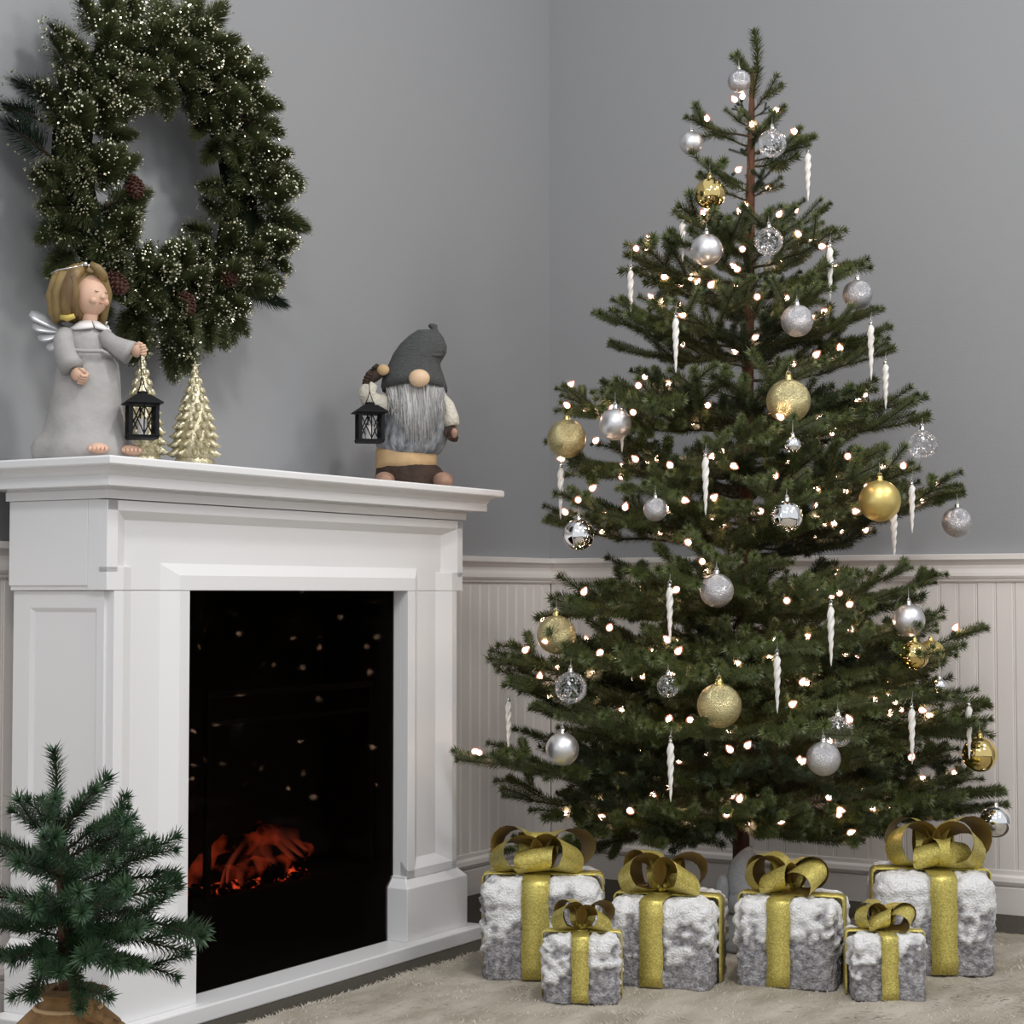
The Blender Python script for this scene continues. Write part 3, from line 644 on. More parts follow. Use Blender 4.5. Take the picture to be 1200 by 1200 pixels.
m = MB(); m.lathe([(0.004, 0.0), (0.0042, 0.006), (0.002, 0.009)], 10); m.loft([[V3((0.003 * math.cos(a) + 0.0007 * math.cos(a) * math.cos(b), 0.0007 * math.sin(b), 0.0115 + 0.003 * math.sin(a) + 0.0007 * math.sin(a) * math.cos(b))) for b in (0, 2.1, 4.2)] for a in (2 * PI * i / 10 for i in range(10))], closed=True)
ICM = m.mesh('hanger_cap', ['cap'], True)
for x, y0, y1, lab in ICI:
    yy = depth_for(x, (y0 + y1) / 2, 0.0)
    if 'behind' in lab or 'beneath' in lab: yy += 0.05
    if 'in front of the gold' in lab: yy -= 0.06
    b = wallclamp(at(x, y1, yy), 0.05); h = (y1 - y0) * b.y / F
    o = empty('icicle', b); tag(o, lab, 'icicle', 'icicles on the christmas tree')
    s = link('twisted_spire', IM, o); s.scale = (1, 1, h / 0.125); link('hanger_cap', ICM, o, (0, 0, h - 0.0015))
    string_part(o, h + 0.011, h + 0.035, 0.003); SUP.append(b + V3((0.003, 0, h + 0.035)))
for p in SUP:                                                  # a branch for each ornament to hang from
    ax = axis(p.z); d = V3((p.x - ax.x, p.y - ax.y, 0)); R = d.length
    drop = interp([(0.3, -0.01), (0.8, 0.02), (1.3, 0.06), (1.9, 0.04)], p.z) * min(1, R / 0.2)
    base = axis(p.z - drop); tip = p + d.normalized() * 0.012
    add_branch(base, wallclamp(tip), rt.uniform(-0.3, 0.3))
# ---- filler whorls
TIERS = [(128, 3), (165, 3), (205, 3), (250, 4), (300, 6), (345, 8), (392, 9), (470, 11), (545, 12), (612, 13), (695, 14), (765, 16), (815, 15), (885, 17), (928, 17), (955, 10)]
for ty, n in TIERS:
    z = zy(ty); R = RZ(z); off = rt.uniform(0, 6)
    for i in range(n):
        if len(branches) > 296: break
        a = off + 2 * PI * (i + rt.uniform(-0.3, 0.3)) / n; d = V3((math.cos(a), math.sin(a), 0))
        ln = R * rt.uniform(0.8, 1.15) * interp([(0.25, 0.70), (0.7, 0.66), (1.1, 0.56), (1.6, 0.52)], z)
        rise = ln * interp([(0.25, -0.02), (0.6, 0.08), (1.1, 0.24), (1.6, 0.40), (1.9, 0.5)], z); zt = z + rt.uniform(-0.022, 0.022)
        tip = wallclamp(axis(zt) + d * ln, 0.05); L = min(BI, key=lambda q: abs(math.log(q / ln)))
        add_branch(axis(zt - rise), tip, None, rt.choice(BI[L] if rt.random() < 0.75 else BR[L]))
# ---- bulbs
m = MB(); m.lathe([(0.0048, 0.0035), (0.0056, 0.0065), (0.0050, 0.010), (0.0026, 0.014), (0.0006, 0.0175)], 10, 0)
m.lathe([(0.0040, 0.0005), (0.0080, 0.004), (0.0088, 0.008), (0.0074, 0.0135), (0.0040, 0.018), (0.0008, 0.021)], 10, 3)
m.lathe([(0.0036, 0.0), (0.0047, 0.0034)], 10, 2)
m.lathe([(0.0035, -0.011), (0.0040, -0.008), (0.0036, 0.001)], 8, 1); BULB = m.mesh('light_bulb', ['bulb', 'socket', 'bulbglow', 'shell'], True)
rb = random.Random(8); cand = []
for mt, main, pts, base, tip in branches:
    ln = (tip - base).length
    for q in range(2 if ln < 0.25 else 4):
        s = rb.uniform(0.45, 0.98); f = s * (len(main) - 1); i = min(int(f), len(main) - 2); p = main[i].lerp(main[i + 1], f - i)
        if rb.random() < 0.62 and pts: p = p.lerp(rb.choice(pts), rb.uniform(0.4, 0.9))
        pw = mt @ p; d = V3((rb.uniform(-1, 1), rb.uniform(-1.2, 0.3), rb.uniform(-0.2, 1.0))).normalized()
        ax = axis(pw.z + TO.z); front = -(pw.y + TO.y - TY)
        cand.append((pw + d * 0.020, d, front + rb.uniform(-0.08, 0.30)))
cand.sort(key=lambda c: -c[2]); sel = cand[:int(len(cand) * 0.80)]; rb.shuffle(sel)
used = []
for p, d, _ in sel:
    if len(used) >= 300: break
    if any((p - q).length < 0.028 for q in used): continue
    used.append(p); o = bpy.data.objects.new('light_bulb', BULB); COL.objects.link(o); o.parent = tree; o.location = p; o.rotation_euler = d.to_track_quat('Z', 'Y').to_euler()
m = MB()
for a, b, s in (((842, 972), (800, 968), 0.02), ((878, 965), (902, 972), 0.015), ((862, 994), (846, 968), 0.0), ((905, 974), (926, 984), 0.0)):
    p = at(*a, TY - 0.03) - TO; q = at(*b, TY - 0.12) - TO; m.tube([p.lerp(q, i / 6) - V3((0, 0, s * math.sin(PI * i / 6))) for i in range(7)], 0.0022, 5)
part('light_cord', m, 'wire', tree)

# ================================================================== WREATH (room frame at its wall hook)
WUc, WZc, WR, WT = 2.775, 1.590, 0.245, 0.075
wr = empty('wreath', W(WUc, WV, WZc - 0.35), ANG); tag(wr, 'round bushy green wreath with gold glitter tips hanging on the wall', 'wreath')
WC = V3((0, -0.095, 0.35))
m = MB(); m.loft([[WC + V3(((WR + 0.035 * math.cos(b)) * math.cos(a), 0.04 * math.sin(b), (WR + 0.035 * math.cos(b)) * math.sin(a))) for b in (2 * PI * j / 10 for j in range(10))] for a in (2 * PI * i / 48 for i in range(48))], closed=True)
part('ring', m, 'ringmat', wr, smooth=True)
def sprig(seed, L, nl, n, mats, glit, spread=1.0):
    rng = random.Random(seed); mb = MB(); mb.tube([(0, 0, 0), (L, 0, 0)], [0.003, 0.0015], 5, 0, False); vs = []; fs = []; ms = []; ph = 0
    for i in range(n):
        s = (i / n) ** 0.7; ph += 2.39996 + rng.uniform(-0.2, 0.2); p = V3((L * lerp(0.15, 1, s), 0, 0)); ang = math.radians(lerp(78, 8, max(0, (s - 0.30) / 0.70) ** 1.25)) * spread + rng.gauss(0, 0.10)
        o = V3((0, math.cos(ph), math.sin(ph))); d = (V3((1, 0, 0)) * math.cos(ang) + o * math.sin(ang)).normalized(); sd = d.cross(V3((0.3, 0.5, 0.8))).normalized()
        l = nl * rng.uniform(0.8, 1.1); needle(vs, fs, ms, p, d, l, 0.0008, sd)
        if glit and rng.random() < glit:
            t = p + d * l; e = V3((rng.gauss(0, 1), rng.gauss(0, 1), rng.gauss(0, 1))).normalized(); e2 = e.orthogonal().normalized(); b = len(vs); g = rng.uniform(0.0012, 0.0022)
            vs += [t - e * g, t + e2 * g, t + e * g, t - e2 * g]; fs.append((b, b + 1, b + 2, b + 3)); ms.append(2)
    b = len(mb.v); mb.v += [tuple(v) for v in vs]; mb.f += [tuple(b + i for i in f) for f in fs]; mb.m += ms
    return mb.mesh('sprig', mats, False, False)
SPR = [sprig(s, 0.062, 0.030, 800, ['twig', 'wneedle', 'tipglit'], 0.13) for s in range(5)]
SPD = [sprig(s + 50, 0.085, 0.036, 520, ['twig', 'dneedle', 'tipglit'], 0.06, 0.75) for s in range(2)]
rw = random.Random(4)
def orient(o, p, d):
    o.matrix_local = Matrix.Translation(p) @ d.to_track_quat('X', 'Z').to_matrix().to_4x4()
NS = 31
for row, (phi, stag) in enumerate(((-6, 0.0), (30, 0.5), (64, 0.0), (98, 0.5), (140, 0.0), (182, 0.5))):
    nrow = NS if row < 3 else (26 if row < 5 else 18)
    for i in range(nrow):
        a = 2 * PI * (i + stag + rw.uniform(-0.3, 0.3)) / nrow; f = math.radians(phi + rw.uniform(-16, 16))
        rad = V3((math.cos(a), 0, math.sin(a))); tg = V3((-math.sin(a), 0, math.cos(a)))
        n_ = rad * math.cos(f) + V3((0, -1, 0)) * math.sin(f); p = WC + rad * WR + n_ * rw.uniform(0.02, 0.055)
        d = (n_ + tg * rw.uniform(-0.75, 0.35)).normalized()
        if d.y > 0.1: d.y = 0.1; d.normalize()
        o = bpy.data.objects.new('sprig', rw.choice(SPR) if rw.random() < 0.985 else rw.choice(SPD)); COL.objects.link(o); o.parent = wr; orient(o, p, d)
        sc = rw.uniform(1.05, 1.35) if row < 4 else rw.uniform(0.9, 1.2); o.scale = (sc,) * 3
o = bpy.data.objects.new('sprig', SPD[0]); COL.objects.link(o); o.parent = wr; orient(o, WC + V3((-0.30, 0.02, 0.05)), V3((-1, 0, 0.12)).normalized())
def cone_mesh():
    m = MB(); m.ell((0, 0, 0.026), (0.013, 0.013, 0.026), 12, 8)
    for t in range(8):
        z = 0.004 + t * 0.0062; r = 0.014 * math.sin(PI * (t + 1.2) / 9.5) + 0.003
        for j in range(8):
            a = 2 * PI * (j + 0.5 * (t % 2)) / 8; c = V3((r * math.cos(a), r * math.sin(a), z)); m.ell(c, (0.0052, 0.0052, 0.0022), 6, 4, rot=Matrix.Rotation(a, 3, 'Z') @ Matrix.Rotation(-0.5, 3, 'Y'))
    return m.mesh('pinecone', ['cone'], True)
CM = cone_mesh()
for px, py, dv in ((214, 343, 0.165), (262, 330, 0.16), (126, 320, 0.18), (152, 207, 0.15)):
    p = onv(px, py, WV + dv); lp = Matrix.Rotation(-ANG, 3, 'Z') @ (p - wr.location)
    o = bpy.data.objects.new('pinecone', CM); COL.objects.link(o); o.parent = wr; o.matrix_local = Matrix.Translation(lp) @ V3((rw.uniform(-.5, .5), -0.5, rw.uniform(-1, 0.2))).normalized().to_track_quat('Z', 'Y').to_matrix().to_4x4() @ Matrix.Scale(0.95, 4)

# ================================================================== SMALL POTTED TREE
PY = 2.72; KP = PY / F
pr = at(74, 1150, PY); pr.z = 0.016
pot = empty('potted_spruce', pr); tag(pot, 'small bare green spruce in a brown burlap bag beside the fireplace', 'plant')
def pl(x, y, dy=0.0): return at(x, y, PY + dy) - pr
PB = {L: [branch_mesh(L, 300 + int(L * 1000) + s, nl=0.0225, nw=0.0014, dens=2100, mats=('twig', 'pneedle'), tw=0.85, sag=0.05, inner=0.15, spacing=0.06) for s in range(3)] for L in (0.20, 0.14, 0.09)}
PLEAD = branch_mesh(0.1201, 901, nl=0.0225, nw=0.0014, dens=2400, mats=('twig', 'pneedle'), tw=0.01, inner=0.0)
m = MB(); m.tube([pl(80, 1180), pl(78, 1120), pl(74, 1050), pl(66, 960)], [0.013, 0.012, 0.009, 0.004], 10); part('trunk', m, 'bark', pot, smooth=True)
rp = random.Random(3)
def pbranch(bx, by, tx, ty, dy, var=None):
    b = pl(bx, by); t = pl(tx, ty, dy); ln = (t - b).length; L = min(PB, key=lambda q: abs(math.log(q / ln))); me, main, pts = var or rp.choice(PB[L])
    o = bpy.data.objects.new('branch', me); COL.objects.link(o); o.parent = pot; place(o, b, t, main[-1].x, rp.uniform(-0.4, 0.4))
pbranch(66, 975, 63, 880, 0.0, PLEAD)
for t in ((68, 985, 112, 926, -.02), (66, 990, 14, 950, 0.0), (66, 985, 32, 938, -.04), (70, 1005, 150, 946, 0.02), (70, 1010, 163, 974, -.02), (72, 1000, 90, 945, 0.06), (70, 1020, 162, 995, 0.05), (74, 1045, 206, 996, 0.0), (74, 1050, 192, 1026, 0.05),
          (76, 1075, 194, 1044, -.03), (70, 1010, -8, 1000, 0.0), (72, 1030, 20, 1010, -.09), (72, 1040, 110, 1010, -.10), (74, 1060, -20, 1048, 0.02), (76, 1090, 242, 1089, -.01), (76, 1095, 218, 1116, -.05), (78, 1115, 208, 1146, -.02), (78, 1110, 160, 1090, -.12),
          (76, 1085, 96, 1070, -.16), (76, 1080, 40, 1065, -.14), (76, 1100, -25, 1085, 0.0), (76, 1105, 15, 1125, -.08), (76, 1115, -20, 1130, -.03), (80, 1110, 94, 1182, -.15), (78, 1110, 38, 1168, -.12), (78, 1100, 135, 1130, -.13), (76, 1070, 135, 1048, -.07), (74, 1040, 40, 1000, 0.1), (74, 1050, 110, 1000, 0.11), (76, 1085, 150, 1070, 0.1), (76, 1085, 0, 1080, 0.1)): pbranch(*t)
m = MB()
prof = [(0.066, 0.0), (0.082, 0.004), (0.090, 0.04), (0.088, 0.09), (0.076, 0.13), (0.050, 0.155), (0.034, 0.166), (0.040, 0.176), (0.055, 0.182)]
cx = pl(80, 1180).x
m.lathe(prof, 40, 0, (cx, 0, 0), True, lambda a, z: 1 + 0.05 * math.sin(7 * a + z * 30) * (0.4 + z * 6) * 0.7 + 0.03 * math.sin(13 * a))
part('burlap_bag', m, 'burlap', pot, smooth=True)
m = MB(); rr_ = []
for i in range(7):
    s = i / 6; rr_.append([V3((cx + 0.02 + 0.085 * s + 0.0 * j, -0.05 - 0.012 * math.sin(j * 1.3) , 0.183 - 0.055 * s ** 1.5 - 0.010 * j + 0.006 * math.sin(s * 9 + j))) for j in range(6)])
for a, b in zip(rr_, rr_[1:]): m.strip(a, b)
o = part('burlap_flap', m, 'burlap', pot, smooth=True); sm = o.modifiers.new('thick', 'SOLIDIFY'); sm.thickness = 0.003
m = MB(); m.loft([[V3((cx + (0.047 + 0.004 * math.cos(b)) * math.cos(a), (0.047 + 0.004 * math.cos(b)) * math.sin(a), 0.157 + 0.004 * math.sin(b))) for b in (0, 1.57, 3.14, 4.71)] for a in (2 * PI * i / 28 for i in range(28))], closed=True)
part('twine_tie', m, 'tan', pot, smooth=True)

# ================================================================== GIFTS
def gift(px, py, wpx, hpx, rot, label, seed, bow, cross=(0.0, 0.0)):
    b = onz(px, py, 0.016); s = wpx * b.y / F; h = hpx * b.y / F; rng = random.Random(seed)
    rz = -math.radians(rot); n_ = V3((math.sin(rz), -math.cos(rz), 0)); ctr = b - n_ * (s / 2); ctr.z = 0.014
    g = empty('gift_box', ctr, rz); tag(g, label, 'gift', 'snowy gift boxes under the tree')
    N = 40; m = MB(); snow = []; half = s / 2; rc = 0.12 * s
    def pt(p):                                                # round the box, then roughen it
        q = V3(p); c = V3((max(-half + rc, min(half - rc, q.x)), max(-half + rc, min(half - rc, q.y)), max(rc * 0.4, min(h - rc, q.z))))
        d = q - c; dl = d.length
        if dl > 1e-6: q = c + d * min(1.0, rc / dl) if dl > rc else q
        fz = q.z / h; nz = noise.noise(q * 17 + V3((seed * 3.7, 0, 0))); n2 = noise.noise(q * 62 + V3((seed * 2, 3, 0))); n3 = noise.noise(q * 130)
        k = (fz - 0.62) * 2.2 + nz * 1.5 + n2 * 1.0 + n3 * 0.35; sn = max(0.0, min(1.0, k * 2.4 + 0.35))
        if q.z > h - 0.01: sn = max(sn, min(1, 0.75 + n2))
        nd = d.normalized() if dl > 1e-6 else V3((0, 0, 1))
        pr_ = 0.25 if (abs(q.x - cross[0] * s) < 0.125 * s or abs(q.y - cross[1] * s) < 0.125 * s) else 1.0      # pressed flat under the ribbon
        q = q + nd * pr_ * (0.0045 * sn + 0.0045 * n2 * (0.4 + sn) + 0.0026 * n3); return q, sn
    def face(f):
        vs = []; 
        for j in range(N + 1):
            for i in range(N + 1):
                q, sn = pt(f(i / N, j / N)); vs.append(q); snow.append(sn)
        m.add(vs, [(j * (N + 1) + i, j * (N + 1) + i + 1, (j + 1) * (N + 1) + i + 1, (j + 1) * (N + 1) + i) for j in range(N) for i in range(N)])
    face(lambda a, c: (lerp(-half, half, a), -half, h * c)); face(lambda a, c: (half, lerp(-half, half, a), h * c)); face(lambda a, c: (lerp(half, -half, a), half, h * c)); face(lambda a, c: (-half, lerp(half, -half, a), h * c)); face(lambda a, c: (lerp(-half, half, a), lerp(-half, half, c), h))
    face(lambda a, c: (lerp(-half, half, a), lerp(half, -half, c), 0.0))
    me = m.mesh('box_body', ['gift'], True, False); bm = bmesh.new(); bm.from_mesh(me); lay = bm.verts.layers.float.new('snow')
    for v_, sn in zip(bm.verts, snow): v_[lay] = sn
    bmesh.ops.remove_doubles(bm, verts=bm.verts, dist=0.0004); bmesh.ops.recalc_face_normals(bm, faces=bm.faces); bm.to_mesh(me); bm.free()
    link('box_body', me, g)
    rw_ = 0.115 * s; t = 0.0060
    def band(alongx, off):
        m = MB(); A = half + t; path = []
        K = 10
        prof = [(-A, 0.004)] + [(-A, h * i / 6) for i in range(1, 6)] + [(-A + 0.05 * s * (1 - math.cos(q)), h - 0.05 * s + t + 0.05 * s * math.sin(q)) for q in (0.2, 0.6, 1.0, 1.4)] + [(lerp(-A + 0.06 * s, A - 0.06 * s, i / 6), h + t) for i in range(1, 6)]
        prof += [(-x, z) for x, z in reversed(prof[:10])]
        ra, rb_, rc_, rd_ = [], [], [], []
        for i, (a, z) in enumerate(prof):
            wob = 0.0012 * math.sin(i * 2.1 + seed)
            f = (lambda o_, e_: V3((a + (e_ if a > 0 else -e_) * 0, off + o_, z + wob * 0.3))) if alongx else (lambda o_, e_: V3((off + o_ + wob, a, z)))
            ra.append(f(-rw_, 0)); rb_.append(f(rw_, 0))
        m.strip(ra, rb_); m2 = m
        o = part('ribbon_band', m2, 'ribbon', g, smooth=True); md = o.modifiers.new('thick', 'SOLIDIFY'); md.thickness = 0.003; md.offset = 0
    band(False, cross[0] * s); band(True, cross[1] * s)
    # bow: loops of wide ribbon, glitter outside and matte inside
    bc = V3((cross[0] * s, cross[1] * s, h + t + 0.002)); rwid = rw_ * 1.5
    for (az, reach, hgt, yaw, lean) in bow:
        az = math.radians(az); d = V3((math.cos(az), math.sin(az), 0)); side = V3((-math.sin(az), math.cos(az), 0)); yw = math.radians(yaw)
        wd = (side * math.cos(yw) + V3((0, 0, 1)) * math.sin(yw) + d * lean * 0.3).normalized()
        P = []; K = 16
        for i in range(K + 1):
            q = i / K; th = lerp(-0.5 * PI, 1.42 * PI, q)
            x = reach * s * (0.52 + 0.48 * math.cos(th - 0.10)) * (1 if 0.12 < q < 0.88 else (q / 0.12 if q <= 0.12 else (1 - q) / 0.12) * 0.5 + 0.5); zz = hgt * s * (0.5 + 0.5 * math.sin(th))
            if q > 0.8: zz *= 1 - (q - 0.8) * 2.2
            P.append(bc + d * x + V3((0, 0, max(0.002, zz))))
        ww = [rwid * interp([(0, 0.55), (0.2, 1.0), (0.8, 1.0), (1, 0.5)], i / K) for i in range(K + 1)]
        m = MB(); cen = sum(P, V3()) / len(P)
        oa = [p - wd * w_ for p, w_ in zip(P, ww)]; ob = [p + wd * w_ for p, w_ in zip(P, ww)]
        ina = [p + (cen - p).normalized() * 0.0012 for p in oa]; inb = [p + (cen - p).normalized() * 0.0012 for p in ob]
        m.strip(oa, ob, 0); m.strip(ina, inb, 1)
        zmin = min(v[2] for v in m.v)
        if zmin < h + t: m.v = [(v[0], v[1], v[2] if v[2] > h + t + 0.02 else max(v[2], h + t + 0.001)) for v in m.v]
        me = m.mesh('bow_loop', ['ribbon', 'ribin'], True, False); link('bow_loop', me, g)
    m = MB(); m.ell(bc + V3((0, 0, 0.012 * s / 0.2)), (0.075 * s, 0.10 * s, 0.055 * s), 14, 8, fn=lambda d, p: p * (1 + 0.12 * math.sin(6 * math.atan2(d.y, d.x)))); part('bow_knot', m, 'ribbon', g, smooth=True)
B1 = [(212, 0.42, 0.30, 18, 0.3), (322, 0.40, 0.30, -22, -0.3), (172, 0.38, 0.38, 12, 0.3), (18, 0.46, 0.36, -10, -0.3), (262, 0.26, 0.22, 10, 0.2), (95, 0.3, 0.32, 0, 0)]
B2 = [(222, 0.44, 0.36, 22, 0.4), (318, 0.44, 0.30, -30, -0.3), (165, 0.34, 0.40, 8, 0.3), (20, 0.42, 0.36, -20, -0.2), (90, 0.3, 0.3, 0, 0)]
B3 = [(208, 0.40, 0.36, 14, 0.3), (330, 0.42, 0.30, 20, -0.4), (250, 0.30, 0.26, 25, 0.3), (15, 0.40, 0.36, -8, -0.3), (160, 0.36, 0.38, 0, 0.2), (90, 0.3, 0.3, 0, 0)]
B6 = [(205, 0.44, 0.40, 16, 0.3), (325, 0.44, 0.38, -24, -0.4), (168, 0.42, 0.44, 8, 0.3), (14, 0.46, 0.44, -12, -0.3), (255, 0.28, 0.24, 18, 0.2), (300, 0.30, 0.26, -10, 0.2), (90, 0.3, 0.34, 0, 0)]
gift(633, 1149, 137, 112, 4, 'large snowy grey gift box with gold bow at the left end', 1, B1, (-0.04, 0))
gift(680, 1176, 86, 74, 5, 'small snowy gift box in front of the left large box', 2, B2)
gift(771, 1158, 120, 98, 17, 'middle snowy gift box standing left of the pale grey figure', 3, B2, (-0.06, 0))
gift(920, 1158, 117, 98, 17, 'middle snowy gift box standing right of the pale grey figure', 4, B3, (-0.06, 0))
gift(1043, 1173, 84, 72, 3, 'small snowy gift box in front of the right large box', 5, B3)
gift(1100, 1143, 132, 112, 5, 'largest looking snowy gift box at the right end with big gold bow', 6, B6, (0.05, 0))

# ================================================================== PALE GREY FIGURE behind the gifts
PGY = 3.98; g0 = at(868, 1000, PGY); g0.z = 0.014; kk = PGY / F
pg = empty('plush_figure', g0); tag(pg, 'pale blue grey plush figure half hidden behind two middle gifts', 'plush toy')
py0 = 695 + HC * F / PGY - 0.014 / kk
def gl(x, y, d=0): return V3(((x - 868) * kk, d * kk, (py0 - y) * kk))
m = MB(); rings = []
for y, xl, xr in ((py0 - 1, 842, 896), (1105, 840, 900), (1080, 846, 900), (1064, 855, 898), (1052, 853, 898), (1035, 851, 893), (1015, 853, 889), (1003, 860, 886), (995, 868, 884), (990, 876, 882)):
    c = (xl + xr) / 2; a = (xr - xl) / 2
    rings.append([gl(c + a * math.cos(q), y + (0 if y > 1064 else 0), 0.85 * a * math.sin(q)) for q in (2 * PI * j / 24 for j in range(24))])
m.loft(rings); part('body', m, 'greyplush', pg, smooth=True)
m = MB()
n_ = 22; ra = []; rb_ = []
for i in range(n_ + 1):
    q = 2 * PI * i / n_; arch = 10 * max(0, math.cos((q + PI / 2) * 3.0)) if abs((q + PI / 2 + PI) % (2 * PI) - PI) < PI / 6 * 1.0 else 0
    ra.append(gl(874 + 21 * math.cos(q), 1040, 18 * math.sin(q))); rb_.append(gl(874 + 25.5 * math.cos(q), 1064 - arch * 1.5, 22.5 * math.sin(q)))
m.strip(ra, rb_); o = part('hem', m, 'greyplush', pg, smooth=True); md = o.modifiers.new('thick', 'SOLIDIFY'); md.thickness = 0.005
m = MB(); m.ell(gl(845, 1042, -6), (8.5 * kk, 7 * kk, 21 * kk), 16, 12, rot=Matrix.Rotation(0.08, 3, 'Y')); part('arm', m, 'greyplush', pg, smooth=True)

# ================================================================== MANTEL FIGURES
class Fig:
    def __init__(s, px, v, name, label, cat, py=550):
        p = onv(px, py, v); s.k = p.y / F; s.px = px; s.o = V3((p.x, p.y, ZM)); s.y0 = 695 - (ZM - HC) / s.k * 1.0 ; s.root = empty(name, s.o); tag(s.root, label, cat)
        q = s.o - C0; s.y0 = 600 - F * q.dot(UP) / q.dot(FW); s.rz = math.atan2(-p.x, p.y); s.ct = math.cos(s.rz); s.root.rotation_euler.z = s.rz
    def __call__(s, x, y, d=0.0): return V3(((x - s.px) * s.k * s.ct, d * s.k, (s.y0 - y) * s.k))
    def world(s, x, y, d=0.0): return s.o + Matrix.Rotation(s.rz, 3, 'Z') @ s(x, y, d)
    def sc(s, *r): return tuple(q * s.k for q in r)
def lantern(fig_at, k, px, ytop, ybot, wroof, wbody, label, wire_top, rz=0.3):
    # fig_at(x, y) -> world point at the lantern's depth
    b = fig_at(px, ybot); r = empty('lantern', b, rz); tag(r, label, 'lantern')
    H = (ybot - ytop) * k; wb = wbody * k / 2 * 0.82; wr_ = wroof * k / 2 * 0.80; hb = H * 0.72
    m = MB(); m.box(-wb, wb, -wb, wb, 0, 0.05 * H); m.box(-wb * 1.06, wb * 1.06, -wb * 1.06, wb * 1.06, 0.05 * H, 0.075 * H); part('base', m, 'black', r, bevel=0.0006)
    t = wb * 0.12
    for sx in (-1, 1):
        for sy in (-1, 1):
            m = MB(); x = sx * (wb - t); y = sy * (wb - t); m.box(x - t, x + t, y - t, y + t, 0.07 * H, hb); part('post', m, 'black', r)
    m = MB(); q = wb - t
    for sd in range(4):
        R = Matrix.Rotation(sd * PI / 2, 3, 'Z')
        for (a, b_) in (((-q, 0.10 * H), (0, hb * 0.97)), ((0, 0.10 * H), (-q, hb * 0.97)), ((q, 0.10 * H), (0, hb * 0.97)), ((0, 0.10 * H), (q, hb * 0.97)), ((0, 0.08 * H), (0, hb))):
            m.tube([R @ V3((a[0], -q, a[1])), R @ V3((b_[0], -q, b_[1]))], t * 0.40, 5)
    part('lattice', m, 'black', r)
    m = MB(); ring = lambda w_, z: [V3((-w_, -w_, z)), V3((w_, -w_, z)), V3((w_, w_, z)), V3((-w_, w_, z))]
    m.loft([ring(wb, hb - 0.02 * H), ring(wb, hb), ring(wr_, hb + 0.01 * H), ring(wr_, hb + 0.035 * H), ring(wr_ * 0.42, hb + 0.20 * H), ring(wr_ * 0.30, hb + 0.21 * H)]); part('roof', m, 'black', r, bevel=0.0004)
    m = MB(); m.lathe([(wr_ * 0.30, hb + 0.20 * H), (wr_ * 0.30, H * 0.985), (wr_ * 0.20, H)], 12); part('chimney', m, 'black', r, smooth=False)
    m = MB(); m.lathe([(wb * 0.33, 0.075 * H), (wb * 0.33, 0.40 * H), (wb * 0.28, 0.42 * H)], 12); part('candle', m, 'collar', r)
    tp = wire_top - b; tp = Matrix.Rotation(-rz, 3, 'Z') @ tp; m = MB()
    w0 = wr_ * 0.26; m.tube([V3((-w0, 0, H * 0.98)), V3((-w0 * 0.6, 0, H * 1.06)), tp * 0.3 + V3((0, 0, H * 0.78))], 0.0010, 5); m.tube([V3((w0, 0, H * 0.98)), V3((w0 * 0.6, 0, H * 1.06)), tp * 0.3 + V3((0, 0, H * 0.78))], 0.0010, 5)
    m.tube([tp * 0.3 + V3((0, 0, H * 0.78)), tp.lerp(V3((0, 0, H)), 0.4), tp], 0.0010, 5); part('wire_handle', m, 'black', r)

# ---- angel
A = Fig(100, -2.335, 'angel_figurine', 'grey gowned angel figurine with silver wings on the mantel', 'figurine', 525)
ar = A.root
m = MB(); rings = []
DR = [(A.y0, 40, 157), (529, 38, 158), (520, 42, 157), (510, 50, 153), (492, 54, 146), (470, 58, 142), (450, 62, 141), (436, 64, 140), (425, 67, 138), (418, 72, 133), (412, 72, 131), (400, 70, 129), (392, 70, 127), (386, 75, 123), (381, 85, 116), (378, 92, 112)]
for i, (y, xl, xr) in enumerate(DR):
    c = (xl + xr) / 2; a = (xr - xl) / 2; ring = []
    for j in range(40):
        q = 2 * PI * j / 40; wav = 1 + (0.045 * math.sin(6 * q + 0.8) if y > 500 else 0.018 * math.sin(7 * q) if y > 420 else 0)
        ring.append(A(c + a * math.cos(q) * wav, y + (3 * math.sin(5 * q + 1) if y > 515 and i > 0 else 0), a * 0.80 * math.sin(q) * wav))
    rings.append(ring)
m.loft(rings); m.tube([A(72, 418, -34), A(84, 414, -33), A(100, 415, -36), A(118, 414, -33), A(131, 419, -22)], A.k * 2.4, 8)
part('gown', m, 'dress', ar, smooth=True)
for nm, pts, rad in (('sleeve', [(76, 392, -14), (73, 402, -22), (75, 415, -28), (80, 428, -33), (84, 436, -36)], (10, 12, 12.5, 13.5, 14)), ('sleeve', [(120, 393, -14), (129, 403, -20), (139, 409, -25), (148, 413, -28), (152, 415, -29)], (9, 10.5, 12, 13.5, 14.5))):
    m = MB(); m.tube([A(*p) for p in pts], [r * A.k for r in rad], 16); part(nm, m, 'dress', ar, smooth=True)
